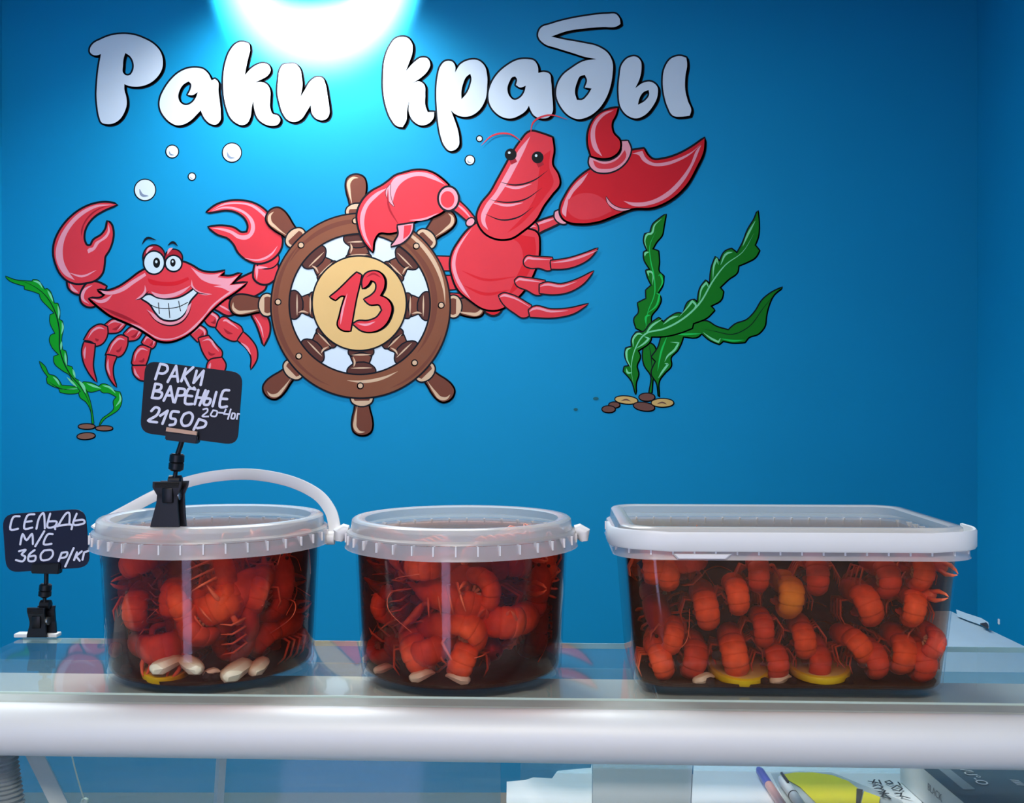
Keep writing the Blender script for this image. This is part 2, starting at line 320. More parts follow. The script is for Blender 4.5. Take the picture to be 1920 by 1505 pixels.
# left claw
sh([(185,655),(250,672),(330,662),(310,735),(290,760),(245,750),(200,715)], 'red'); st([(205,680),(225,720),(265,745)], 6, 'pink')
sh([(285,775),(300,725),(345,675),(400,672),(470,700),(430,800),(370,848),(330,845),(290,810)], 'red'); st([(370,690),(310,730),(298,790),(345,830)], 6, 'pink'); P.build('arm', crab)
sh([(550,92),(470,80),(380,92),(290,130),(200,200),(130,290),(92,380),(86,460),(105,540),(140,610),(190,655),(250,675),(320,670),(390,650),(440,600),(455,530),(460,480),(490,430),(515,360),(520,290),(505,240),(485,220),(475,270),(440,320),(380,360),(355,400),(330,400),(310,370),(305,310),(330,240),(380,180),(450,135)], 'red')
sh([(530,94),(400,96),(290,142),(190,235),(122,350),(98,440),(115,540),(165,615),(240,655),(200,600),(160,520),(150,440),(165,350),(215,255),(300,170),(400,115)], 'pink', line=0)
sh([(332,430),(350,415),(370,412),(392,375),(440,345),(480,300),(488,238),(500,290),(480,335),(420,380),(385,430),(340,455)], 'pink', line=0)
sh([(520,98),(440,120),(360,175),(310,245),(290,330),(285,300),(310,220),(370,150),(440,112)], 'deep_red', line=0)
st([(200,600),(290,625),(400,580)], 4, 'pink'); P.build('claw', crab)
# shell
sh([(415,728),(480,735),(560,710),(640,660),(720,600),(760,578),(900,560),(1040,522),(1100,545),(1180,590),(1260,602),(1352,588),(1315,622),(1390,628),(1472,603),(1395,688),(1515,673),(1430,740),(1340,800),(1250,880),(1180,960),(1110,1030),(1030,1080),(940,1107),(850,1095),(780,1050),(700,1000),(600,955),(500,910),(430,858),(350,790),(440,785),(470,760)], 'red', sh=(-1, 2))
sh([(430,730),(500,738),(580,712),(660,660),(760,600),(770,620),(680,680),(600,735),(520,760),(450,752)], 'pink', line=0)
sh([(360,792),(440,800),(520,760),(480,810),(430,825)], 'pink', line=0)
sh([(1100,558),(1180,602),(1260,612),(1330,600),(1300,632),(1390,640),(1452,622),(1385,692),(1492,682),(1400,740),(1340,715),(1240,690),(1180,650)], 'pink', line=0)
sh([(1090,570),(1180,650),(1250,680),(1330,690),(1240,700),(1150,665)], 'red', line=0)
sh([(640,970),(720,995),(800,1050),(880,1085),(960,1085),(1050,1050),(1130,985),(1240,870),(1180,955),(1110,1025),(1030,1072),(940,1098),(850,1088),(780,1045)], 'pink', line=0)
sh([(430,850),(520,880),(640,930),(740,990),(640,955),(520,905)], 'deep_red', line=0)
sh([(1505,680),(1400,750),(1300,820),(1200,925),(1240,860),(1330,780),(1420,720)], 'pink', line=0)
sh([(780,640),(880,665),(1000,660),(1080,630),(1090,650),(1000,690),(880,695),(790,670)], 'bright_red', line=0); P.build('shell', crab)
# face
sh([(735,787),(790,765),(850,790),(930,800),(1010,790),(1080,755),(1125,722),(1147,745),(1090,812),(1065,880),(1020,930),(950,950),(880,932),(840,890),(800,830)], 'eye_white', line=2.6)
st([(780,825),(850,858),(930,864),(1010,852),(1080,818)], 1.6, 'black', False)
for a, b_ in (((860,820),(868,905)), ((935,825),(945,935)), ((1010,808),(1025,885))): st([a, b_], 1.6, 'black', False)
P.build('teeth', crab)
sh([(805,738),(880,758),(960,752),(1040,722),(1105,690),(1040,748),(960,782),(880,786),(830,768)], 'pink', line=0)
sh([(770,870),(800,900),(835,945),(890,975),(960,985),(1030,958),(1080,900),(1108,820),(1085,840),(1060,905),(1010,950),(940,966),(880,950),(830,905)], 'pink', line=0)
st([(770,870),(835,950),(900,985),(970,990),(1040,960),(1090,890),(1108,820)], 2.5, 'dark_navy_outline'); st([(690,800),(735,785),(790,735)], 4, 'dark_navy_outline')
sh([(760,690),(755,730),(690,800),(720,790),(770,735)], 'pink', line=0); sh([(1108,650),(1120,700),(1160,735),(1260,758),(1200,765),(1140,740),(1105,700)], 'pink', line=0)
st([(1100,700),(1150,745),(1230,760)], 2, 'dark_navy_outline'); P.build('lips', crab)
for cx_, cy_, rx, ry, pxx, pyy, a, b_ in ((828,522,74,88,847,525,26,38), (973,528,58,62,968,524,20,30)):
    sh(ell(cx_, cy_-38, rx+3, ry-2), 'deep_red', line=2.2); st([(cx_-rx*.8,cy_-65),(cx_-rx*.5,cy_-100),(cx_-rx*.1,cy_-114)], 5, 'pink')
    sh(ell(cx_, cy_+2, rx-2, ry-8), 'eye_white', line=2.4); sh(ell(pxx, pyy, a, b_), 'black', line=0); sh(ell(pxx-2, pyy-8, a*.35, b_*.3), 'eye_white', line=0); P.build('eye', crab)
st([(738,388),(775,343),(845,357)], 4.5, 'dark_navy_outline'); P.build('eyebrow', crab)
st([(930,395),(968,373),(1005,402)], 4.5, 'dark_navy_outline'); P.build('eyebrow', crab)

# --- lobster body parts that lie behind the wheel
o1 = wp(1000, 420)
lob = thing('painted_lobster', 'plain red lobster with raised claw painted on the wall right of the ship wheel', 'wall painting', o1)
Q = Paint(o1, .0005); Q.reg = RE; sh = Q.shape; st = Q.stroke
for a in ([(-30,1030),(120,1035),(120,1125),(-10,1125)], [(20,1165),(140,1165),(170,1250),(50,1260)], [(60,1285),(200,1290),(200,1350),(90,1350)]): sh(a, 'red', line=2); Q.build('leg', lob)

# --- ship wheel
ow = wp(675, 572)
wheel = thing('painted_ship_wheel', 'brown eight-spoked ship wheel with number 13 painted on the wall between crab and lobster', 'wall painting', ow)
Wh = Paint(ow, .0018); Wh.reg = RD; sh = Wh.shape; st = Wh.stroke
CW = Vector((577, 742))
sh(ell(574, 738, 400, 398, n=40), 'white', line=0); Wh.build('backing', wheel)
def rad(th, prof, mirror=True):
    d = Vector((math.sin(th), -math.cos(th))); n = Vector((-d.y, d.x))
    L = [CW+d*r+n*h for r, h in prof]; Rr = [CW+d*r-n*h for r, h in reversed(prof)]
    return [tuple(p) for p in L+Rr]
def side(th, prof):
    d = Vector((math.sin(th), -math.cos(th))); n = Vector((-d.y, d.x)); return [tuple(CW+d*r+n*h) for r, h in prof]
angs = [-2, 45, 91, 136, 179, 226, 270, 316]
for i, a in enumerate(angs):
    th = math.radians(a)
    sh(rad(th, [(262,62),(300,50),(320,42),(350,44),(380,58)]), 'brown', line=2)
    sh(rad(th, [(246,66),(268,66),(280,54),(270,40)]), 'dark_brown', line=2); sh(rad(th, [(345,66),(362,76),(384,72),(400,66)]), 'dark_brown', line=2)
    sg = 1 if i in (5, 6, 7, 0) else -1
    st(side(th, [(286,-44*sg),(318,-36*sg),(342,-42*sg)]), 3.5, 'tan'); st(side(th, [(349,-58*sg),(349,58*sg)]), 3, 'tan'); st(side(th, [(276,-52*sg),(276,52*sg)]), 3, 'tan')
    Wh.build('spoke', wheel)
    k = 1.0 if i != 2 else .955
    sh(rad(th, [(k*545,34),(k*580,40),(k*630,52),(k*670,54),(k*700,44),(k*714,24)]), 'brown', line=2.6, sh=(1, 1.5))
    sh(rad(th, [(490,52),(515,60),(535,54),(545,44)]), 'tan', line=2.2); sh(rad(th, [(493,40),(515,46),(530,40)]), 'brown', line=0)
    st(side(th, [(k*560,-26*sg),(k*630,-38*sg),(k*680,-38*sg),(k*702,-16*sg),(k*702,14*sg)]), 6.5, 'tan'); Wh.build('handle', wheel)
def ring(rx0, ry0, c0, rx1, ry1, c1, m, line):
    Wh.shape(ell(*c0, rx0, ry0, n=48), m, [ell(*c1, rx1, ry1, n=48)], line)
ring(491, 506, (579, 747), 394, 393, (574, 738), 'rim_brown', 2.4)
for r, a0, a1, wd, m in ((468,200,330,10,'brown'),(415,20,130,10,'brown'),(470,20,100,8,'tan'),(415,150,200,6,'tan'),(408,60,140,9,'brown'),(480,110,170,6,'brown'),(455,-60,30,9,'brown')):
    st([(577+r*math.cos(math.radians(-90+a)), 743+r*1.02*math.sin(math.radians(-90+a))) for a in range(a0, a1, 10)], wd, m)
Wh.build('rim', wheel)
for x, y in ((250,412),(887,417),(123,726),(1025,744),(238,1025),(878,1062),(578,1189),(550,278)):
    sh(ell(x, y, 13, 13), 'tan', line=1.6, sh=(-1, 1)); Wh.build('bolt', wheel)
sh(ell(572, 733, 256, 257, n=40), 'hub_tan', line=2.4); Wh.build('hub', wheel)
sh([(412,698),(450,668),(490,630),(530,590),(558,565),(582,578),(572,630),(555,700),(538,790),(522,885),(480,880),(458,862),(466,800),(496,692),(475,690),(440,714)], 'red', line=2.4, sh=(-.5, 1)); st([(505,680),(478,780),(468,850)], 4, 'pink'); Wh.build('numeral', wheel)
sh([(592,650),(590,610),(605,575),(640,558),(680,563),(705,590),(708,645),(685,692),(725,712),(748,750),(740,805),(705,860),(650,888),(590,885),(540,848),(560,835),(620,832),(670,812),(700,772),(685,742),(630,738),(600,712),(640,690),(665,660),(660,615),(635,605),(615,635)], 'red', line=2.4, sh=(3.5, 1)); st([(560,845),(610,852),(660,835)], 4.5, 'pink'); st([(610,590),(650,570),(690,590)], 4, 'deep_red'); Wh.build('numeral', wheel)

# --- lobster in front of the wheel (a plain lobster head with stalked eyes and feelers)
Q.off = .0030; Q.reg = RE; sh = Q.shape; st = Q.stroke
sh([(340,1385),(440,1375),(430,1410),(380,1432),(335,1412)], 'bright_red'); Q.build('tail', lob)
sh([(640,838),(660,810),(720,785),(820,752),(838,800),(740,845),(665,872),(640,862)], 'red'); st([(665,820),(740,790),(810,770)], 5, 'pink')
sh(ell(640, 845, 52, 56), 'red', line=2.4); sh(ell(655, 842, 28, 26), 'pink', line=0); sh(ell(665, 846, 24, 20), 'red', line=0); Q.build('arm', lob)
body = [(92,1080),(105,1010),(150,930),(230,835),(300,790),(450,780),(600,840),(685,870),(700,960),(690,1060),(650,1170),(590,1270),(510,1345),(430,1392),(340,1395),(220,1325),(150,1265),(105,1165)]
sh(body, 'red', sh=(1, 1))
sh([(240,835),(170,915),(115,1010),(100,1090),(120,1175),(170,1265),(230,1325),(180,1240),(140,1160),(125,1080),(140,1000),(185,915)], 'pink', line=0)
sh([(440,850),(560,880),(670,900),(680,980),(640,1120),(560,1240),(480,1310),(540,1180),(590,1040),(560,940),(480,890)], 'bright_red', line=0)
st([(180,1230),(330,1290),(500,1260)], 6, 'bright_red'); st([(170,1130),(320,1190),(540,1170)], 5, 'bright_red'); Q.build('body', lob)
# head: an upright shield with a pointed front
sh([(275,760),(300,680),(370,590),(420,500),(470,410),(520,320),(575,240),(640,175),(720,190),(790,215),(800,300),(790,400),(830,470),(840,530),(790,600),(730,680),(680,770),(590,850),(500,905),(400,905),(320,860)], 'red', sh=(1, 1.5))
sh([(300,760),(330,680),(400,590),(450,500),(500,410),(560,300),(640,205),(600,300),(540,420),(480,530),(420,620),(360,700),(330,780),(350,850),(310,810)], 'pink', line=0)
sh([(780,300),(770,420),(800,520),(740,620),(660,720),(560,820),(480,870),(600,740),(680,600),(700,450),(730,340)], 'bright_red', line=0)
st([(360,640),(480,660),(600,640),(720,560)], 3, 'dark_navy_outline'); st([(330,740),(440,780),(560,760),(660,690)], 3, 'dark_navy_outline'); st([(430,520),(540,540),(660,510),(760,440)], 3, 'dark_navy_outline')
st([(370,660),(480,680),(590,662)], 5, 'pink'); st([(440,540),(540,560),(650,532)], 5, 'pink'); Q.build('head', lob)
for ex, ey in ((505,330),(690,350)):
    st([(ex+25,ey+60),(ex+10,ey+30),(ex,ey)], 12, 'deep_red', False); sh(ell(ex, ey, 34, 34), 'black', line=1.4); sh(ell(ex-10, ey-12, 9, 9), 'eye_white', line=0); Q.build('eye', lob)
st([(590,250),(500,190),(380,200),(300,270)], 3.4, 'red'); Q.build('feeler', lob)
st([(640,200),(660,110),(760,60),(900,90)], 3.4, 'red'); Q.build('feeler', lob)
# raised claw
sh([(810,725),(840,712),(880,745),(900,790),(880,805),(835,795),(808,760)], 'pink', line=2.2)
sh([(850,740),(852,680),(880,620),(930,540),(1000,470),(1060,430),(1180,380),(1320,310),(1420,292),(1445,335),(1480,365),(1560,362),(1650,335),(1750,282),(1838,220),(1832,300),(1780,420),(1710,540),(1600,640),(1480,692),(1340,700),(1240,738),(1100,790),(980,802),(900,790),(870,772)], 'bright_red', sh=(2, 3))
sh([(860,735),(870,670),(900,600),(960,520),(1040,455),(1000,520),(930,600),(895,680),(885,760)], 'pink', line=0)
sh([(1340,325),(1410,305),(1435,355),(1480,385),(1560,385),(1660,355),(1760,305),(1820,250),(1740,330),(1650,380),(1560,408),(1470,405),(1410,370),(1385,335)], 'pink', line=0)
sh([(1815,265),(1760,400),(1690,520),(1590,620),(1470,675),(1340,682),(1280,650),(1350,660),(1460,650),(1570,595),(1670,500),(1740,400),(1790,290)], 'pink', line=0)
sh([(1160,620),(1200,670),(1260,700),(1330,705),(1270,718),(1210,700),(1170,660)], 'pink', line=1)
sh([(900,640),(980,600),(1100,610),(1180,680),(1200,720),(1080,770),(960,770),(900,720)], 'red', line=0); Q.build('claw', lob)
sh([(1050,340),(1100,370),(1200,370),(1270,300),(1260,240),(1310,238),(1330,290),(1310,360),(1240,430),(1150,455),(1080,440),(1045,395)], 'pink', line=2.4)
sh([(1070,370),(1150,395),(1230,370),(1290,300),(1300,330),(1240,410),(1160,430),(1090,415)], 'red', line=0)
sh([(1060,340),(1038,260),(1040,180),(1065,110),(1110,55),(1180,22),(1240,10),(1225,60),(1200,110),(1208,180),(1255,240),(1250,300),(1200,345),(1130,355)], 'bright_red', sh=(1, 1))
sh([(1135,345),(1080,300),(1055,220),(1060,150),(1090,90),(1150,40),(1215,25),(1140,70),(1095,130),(1085,200),(1100,270)], 'pink', line=0); Q.build('claw_finger', lob)
for a, b_ in (([(597,1060),(620,1030),(660,1033),(790,1040),(800,1110),(770,1125),(700,1108),(640,1108),(602,1090)], [(780,1062),(900,1045),(1020,1008),(1103,975),(1050,1040),(960,1092),(860,1115),(785,1115)]),
              ([(535,1195),(560,1175),(600,1178),(740,1198),(720,1290),(690,1295),(620,1262),(540,1218)], [(705,1225),(740,1212),(850,1222),(960,1190),(1075,1133),(1000,1220),(900,1275),(780,1290),(705,1282)]),
              ([(425,1300),(455,1285),(500,1293),(645,1368),(625,1440),(590,1450),(535,1420),(440,1335)], [(630,1400),(660,1378),(780,1395),(900,1390),(1038,1358),(940,1420),(800,1450),(640,1445)])):
    for k, q in enumerate((a, b_)):
        sh(q, 'red', line=2); st([(q[i][0], q[i][1]+14) for i in (0, 1, 2, 3)], 4.5, 'pink')
    Q.build('leg', lob)
# left arm and the claw gripping the wheel
sh([(95,655),(130,635),(200,700),(262,775),(225,800),(150,735),(100,690)], 'red', line=2.4); st([(110,655),(180,710),(240,780)], 4, 'pink'); sh(ell(228,795,30,22,-40), 'pink', line=2); Q.build('arm', lob)
Q.reg = RD
sh([(563,240),(590,170),(640,118),(700,85),(735,60),(770,32),(820,15),(890,0),(960,8),(1030,50),(1075,100),(1088,160),(1040,220),(960,260),(880,280),(835,308),(785,335),(740,345),(680,345),(655,380),(645,447),(600,390),(572,320)], 'red', sh=(1.5, 1))
sh([(578,250),(610,175),(670,120),(730,95),(670,145),(620,200),(600,270),(605,340),(640,430),(600,375),(580,310)], 'pink', line=0)
sh([(740,90),(770,40),(830,20),(900,8),(980,25),(1050,80),(980,50),(900,30),(840,45),(790,85),(765,140),(755,190)], 'pink', line=0)
sh([(720,110),(745,75),(745,140),(765,200),(740,175)], 'pink', line=.8); st([(730,100),(735,200),(790,300)], 4, 'deep_red'); st([(850,275),(930,268),(1010,235)], 4, 'pink'); Q.build('claw', lob)
sh([(785,305),(870,292),(865,330),(845,365),(805,400),(748,417),(770,390),(790,355)], 'pink', line=2.6); sh([(820,305),(862,300),(850,350),(815,380)], 'red', line=0); Q.build('claw_finger', lob)
sh(ell(1065,155,52,62), 'pink', line=3); sh(ell(1060,160,38,46), 'red', line=0); Q.build('elbow', lob)

# --- seaweed
def weed(name, label, cxy, reg, strands, m, pebbles):
    o = wp(*cxy); t = thing(name, label, 'wall painting', o); G = Paint(o, .0005); G.reg = reg
    for out, hi, mid in strands:
        G.shape(out, m, line=1.1 if reg is RG else 2.0, corner=50, sh=(1, 1) if reg is RF else (0, 0))
        for h in hi: G.stroke(h[1:], h[0][0], h[0][1])
        if mid: G.stroke(mid[1:], mid[0][0], mid[0][1])
        G.build('strand', t)
    for x, y, rx, ry, mm, rot in pebbles:
        G.shape(ell(x, y, rx, ry, rot), mm, line=1.6 if mm != 'faint_stone' else 0, sh=(1, 1))
        if mm == 'stone_tan': G.stroke([(x-rx*.5,y+ry*.3),(x,y-ry*.1),(x+rx*.4,y+ry*.4)], 3, 'stone_brown')
        G.build('pebble', t)
LG = (4, 'light_green'); VG = (3.5, 'vivid_green'); DL = (1.6, 'dark_navy_outline')
S4 = ([(560,960),(590,950),(622,970),(640,1030),(620,1150),(607,1300),(594,1300),(605,1180),(560,1110),(548,1020)], [], (DL,(590,960),(605,1050),(612,1180)))
S3 = ([(1530,560),(1470,610),(1432,690),(1415,760),(1405,830),(1360,885),(1290,912),(1265,945),(1180,948),(1112,935),(1085,958),(1020,930),(960,880),(940,902),(830,905),(815,950),(790,1000),(742,1055),(745,1110),(700,1160),(663,1210),(660,1330),(645,1230),(610,1170),(640,1080),(610,1050),(655,985),(680,900),(760,870),(900,815),(1000,800),(1060,835),(1150,862),(1200,820),(1280,790),(1340,730),(1390,650),(1450,600)], [(LG,(970,875),(1030,920),(1080,945),(1095,915)),(VG,(1095,920),(1180,935),(1260,930)),(VG,(960,885),(850,890),(760,890)),(LG,(740,945),(800,950),(770,1000),(720,1045),(700,1085)),(LG,(700,1095),(725,1100),(680,1160),(655,1200)),(VG,(650,1150),(680,1000),(715,910))], (DL,(1500,580),(1400,700),(1290,840),(1180,890),(1060,870),(960,850)))
S1 = ([(708,45),(692,130),(680,190),(640,240),(612,290),(655,305),(660,380),(660,450),(692,480),(685,540),(652,598),(672,640),(650,700),(605,760),(600,830),(570,880),(500,845),(488,780),(518,740),(512,670),(572,640),(570,580),(610,545),(580,480),(570,440),(600,435),(555,350),(555,312),(580,300),(555,230),(562,185),(600,175),(620,115),(660,80)], [(LG,(575,290),(562,220),(580,185),(605,180),(630,120),(680,75)),(LG,(560,340),(565,318),(590,310)),(LG,(590,480),(580,448),(605,450),(615,540)),(VG,(650,590),(685,520),(670,465),(655,480)),(VG,(580,740),(640,690),(665,610),(640,600)),(VG,(570,830),(575,760),(600,755))], ((2.2,'vivid_green'),(640,160),(595,270),(600,360),(625,480),(630,600),(580,740),(565,860)))
S2 = ([(1356,20),(1364,110),(1358,200),(1335,262),(1367,300),(1340,345),(1280,380),(1220,405),(1212,450),(1150,500),(1087,560),(1113,590),(1100,640),(1022,690),(1050,720),(1000,770),(900,812),(893,845),(800,880),(700,902),(605,905),(600,930),(510,1005),(525,1040),(502,1115),(514,1170),(497,1230),(497,1310),(470,1220),(412,1150),(418,1120),(455,1115),(423,1040),(428,990),(470,978),(472,920),(500,878),(550,875),(600,818),(660,775),(690,808),(740,768),(800,742),(830,750),(880,655),(910,648),(932,670),(955,560),(990,512),(1020,540),(1033,420),(1060,345),(1088,380),(1130,305),(1172,288),(1212,320),(1250,250),(1290,150),(1335,75)], [(LG,(1340,90),(1290,180),(1250,270)),(LG,(1095,400),(1140,320),(1180,310)),(LG,(1040,500),(1050,400),(1068,355),(1080,400)),(LG,(945,660),(965,560),(995,525),(1010,560)),(LG,(800,770),(870,690),(895,655),(920,690),(905,710)),(LG,(690,820),(750,775),(800,760)),(LG,(560,900),(610,830),(680,785)),(LG,(480,980),(480,920),(520,885),(545,895)),(LG,(465,1130),(432,1050),(440,995),(465,985)),(LG,(430,1130),(440,1160),(470,1160)),(LG,(500,990),(560,950),(590,920),(555,905))], ((3.4,'light_green'),(1330,180),(1250,310),(1130,400),(1050,500),(940,680),(800,800),(700,850),(560,890),(490,1000),(465,1120),(480,1250)))
weed('painted_seaweed', 'tall green three-stranded seaweed painted right of the lobster, stones at its foot', (1300, 580), RF, [S4, S3, S1, S2], 'green',
     [(430,1353,78,25,'stone_tan',5),(345,1388,36,18,'stone_brown',0),(305,1418,44,21,'stone_brown',0),(575,1333,53,25,'stone_brown',0),(555,1400,72,27,'stone_brown',8),(685,1373,76,27,'stone_tan',0),(215,1343,20,11,'faint_stone',0),(73,1420,15,10,'faint_stone',0)])
g1 = ([(45,80),(130,110),(200,118),(268,122),(275,108),(310,112),(345,150),(372,190),(390,182),(412,200),(435,250),(450,305),(480,305),(495,360),(492,440),(515,450),(525,490),(510,600),(518,690),(545,700),(555,740),(555,820),(595,830),(610,870),(622,925),(660,950),(700,1000),(740,1090),(765,1200),(778,1300),(766,1300),(750,1180),(715,1120),(665,1080),(655,1045),(672,1035),(600,940),(580,900),(520,860),(450,790),(448,745),(490,730),(430,660),(413,600),(425,568),(460,555),(415,450),(418,400),(455,385),(400,330),(335,250),(330,225),(280,205),(205,185),(205,158),(140,140),(80,115)],
      [(LG,(275,118),(320,130),(355,180)),(LG,(395,195),(420,240),(440,290)),(LG,(480,320),(490,380),(485,430)),(LG,(515,460),(522,500),(510,560)),(LG,(512,620),(505,690)),(LG,(540,710),(545,760),(555,820)),(LG,(605,850),(625,920)),(LG,(555,915),(600,960),(640,1000)),((6,'light_green'),(655,945),(690,990),(712,1050))], ((2.2,'dark_navy_outline'),(80,100),(240,140),(370,230),(460,380),(490,500),(500,700),(580,890),(680,1010),(740,1130),(770,1290)))
g2 = ([(328,785),(375,830),(410,895),(450,905),(490,945),(512,985),(580,990),(650,1000),(695,955),(760,965),(820,995),(845,975),(900,985),(950,1030),(995,1040),(1010,1090),(985,1180),(930,1222),(870,1260),(822,1322),(850,1262),(900,1225),(945,1180),(945,1110),(970,1080),(900,1045),(850,1040),(830,1020),(760,1038),(700,1030),(640,1048),(560,1052),(500,1040),(490,1008),(440,990),(395,965),(388,925),(400,915),(355,850)],
      [(LG,(440,912),(475,945),(495,985)),(LG,(720,968),(780,990),(840,1010)),(LG,(850,985),(910,1000),(960,1050)),(LG,(990,1050),(1000,1100),(960,1160)),((2,'light_green'),(520,1020),(600,1015),(650,1010))], ((1.5,'dark_navy_outline'),(400,950),(500,1010),(640,1020)))
weed('painted_seaweed', 'slender curling green seaweed painted left of the crab, brown stones at its foot', (120, 670), RG, [g2, g1], 'bright_green',
     [(720,1325,66,19,'rust',0),(865,1340,68,17,'rust',0),(715,1405,72,24,'rust',-4)])
# white chip in the paint of the right wall
bm = bmesh.new(); d = XR*F/(1873-CX)
R = [[(XR-.001, d+.012*math.cos(a*PI/4)*(.5+.3*(a % 2)), EYE-(1165-CY)/F*d+.010*math.sin(a*PI/4)) for a in range(8)], [(XR, d+.012*math.cos(a*PI/4)*(.5+.3*(a % 2)), EYE-(1165-CY)/F*d+.010*math.sin(a*PI/4)) for a in range(8)]]
tag(obj('paint_chip', rings(bm, R), mat('bare_plaster', (.75, .78, .8, 1), .8)), 'small white chip in the blue paint of the right-hand wall', 'paint chip')

# ---------------------------------------------------------------- counter
ZT = EYE-.231; YAW = math.radians(-2.3)
alu = mat('brushed_aluminium', (.74, .73, .69, 1), .38, .15, var=.05, scale=60)
alu_w = mat('satin_silver_tube', (.74, .75, .73, 1), .5, .12, var=.02, scale=20)
ltglass = clear('counter_glass', (.93, .96, .95, 1), .05, (.7, .78, .76, 1), rough=.03, ior=1.75)
case = thing('display_case', 'glass-topped display counter with silver tube rail along its front edge', 'display counter', (0, .787, 0), YAW)
def cbox(name, a, b, m, bev=.0008, **k):
    o = obj(name, box(bmesh.new(), a, b, bev), m, case, smooth=False); return o
cbox('glass_pane', (-.487, 0, ZT-.006), (.112, .186, ZT), ltglass); cbox('glass_pane', (.114, 0, ZT-.006), (.75, .186, ZT), ltglass)
cbox('glass_edge', (-.62, -.0004, ZT-.0035), (.8, .0006, ZT+.0012), mat('bright_edge', (.6, .74, .68, 1), .4), 0)
gedge = mat('pale_glass_edge', (.55, .78, .76, 1), .2)
cbox('glass_edge', (-.487, .1862, ZT-.0055), (.112, .1872, ZT-.0005), gedge, 0); cbox('glass_edge', (.114, .1862, ZT-.0055), (.75, .1872, ZT-.0005), gedge, 0)
cbox('channel_rail', (-.62, .006, ZT-.026), (.8, .048, ZT-.0065), alu, .002)
cbox('channel_rail', (-.62, .052, ZT-.026), (.8, .097, ZT-.0095), alu, .003)
cbox('edge_strip', (-.62, -.024, ZT-.022), (.8, -.0005, ZT+.0005), mat('grey_edge_strip', (.38, .41, .38, 1), .7, .0, var=.12, scale=50, bump=.1), .003)
bm = bmesh.new(); tube(bm, [(-.64, -.0355, 0), (.82, -.0355, 0)], .0192, 48)
o = obj('tube_rail', bm, alu_w, case, (0, 0, ZT-.0165))
fg = clear('front_glass', (.95, .97, .97, 1), .022, (.62, .72, .76, 1), rough=.04, ior=1.5, streak=.018, gloss=.35)
bm = bmesh.new(); a, b_ = Vector((0, -.022, ZT-.03)), Vector((0, -.20, .42)); n = Vector((0, .0046, -.002))
R = [[Vector((x, p.y, p.z))+q for p, q in ((a, n*0), (b_, n*0), (b_, n), (a, n))] for x in (-.60, .78)]
obj('front_glass', rings(bm, R), fg, case, smooth=False)
cbox('end_panel', (.79, -.16, 0), (.82, .22, ZT-.01), alu, .002)
cbox('base_cabinet', (-.62, -.16, 0), (.79, .22, .42), mat('white_cabinet_metal', (.7, .72, .72, 1), .4), .003)
cbox('bottom_tray', (-.60, -.15, .4205), (.78, .21, .435), mat('pale_blue_tray', (.30, .52, .60, 1), .4), .002)
# corner post and slanted profile on the left, slim upright at the back
bm = bmesh.new(); tube(bm, [px(35, 1405, .80)-Vector((0, .787, 0)), px(125, 1580, .80)-Vector((0, .787, 0))], .0062, 4, flat=1.9); obj('slanted_profile', bm, alu, case, smooth=False)
bm = bmesh.new(); tube(bm, [px(396, 1380, .99)-Vector((0, .787, 0)), px(381, 1600, .99)-Vector((0, .787, 0))], .0052, 4); obj('rear_upright', bm, mat('pale_upright', (.6, .66, .62, 1), .5), case, smooth=False)
rg = clear('rear_glass', (.80, .90, .93, 1), .22, (.22, .50, .60, 1), rough=.1, ior=1.3, streak=.06)
cbox('rear_glass', (-.60, .215, .44), (-.02, .219, ZT-.03), rg, 0)
cbox('rear_glass', (.0, .205, .44), (.78, .209, ZT-.03), rg, 0)
# shelf inside the case
ZS = EYE-.36
cbox('inner_shelf', (.07, .05, ZS-.008), (.78, .20, ZS), mat('white_shelf_board', (.66, .67, .66, 1), .4), .001)
case_obj = case
# ribbed hose
h = thing('ribbed_hose', 'grey ribbed flexible hose at the lower left corner under the counter', 'hose', px(15, 1470, .775))
bm = bmesh.new(); pts = ss([px(4, 1380, .80), px(10, 1440, .80), px(20, 1505, .80), px(34, 1600, .80)], 40)
pts = [p-px(15, 1470, .775) for p in pts]
tube(bm, pts, [.0096+.0011*math.sin(i*2*PI/5) for i in range(len(pts))], 14); obj('ribbed_sleeve', bm, mat('grey_hose_rubber', (.28, .29, .28, 1), .5), h)
# string with knot
tt = thing('hanging_string', 'thin pale string with a knot hanging behind the slanted profile', 'string', px(140, 1440, .97))
bm = bmesh.new(); tube(bm, [p-px(140, 1440, .97) for p in ss([px(130, 1395, .97), px(143, 1450, .97), px(158, 1500, .97)])], .0008, 6); obj('cord', bm, mat('pale_string', (.7, .75, .6, 1), .8), tt)
bm = bmesh.new(); bmesh.ops.create_icosphere(bm, subdivisions=2, radius=.0035)
for v in bm.verts: v.co *= 1+.25*math.sin(v.co.x*2000)*math.cos(v.co.z*1700)
obj('knot', bm, MATS['pale_string'], tt, px(158, 1502, .97)-px(140, 1440, .97))

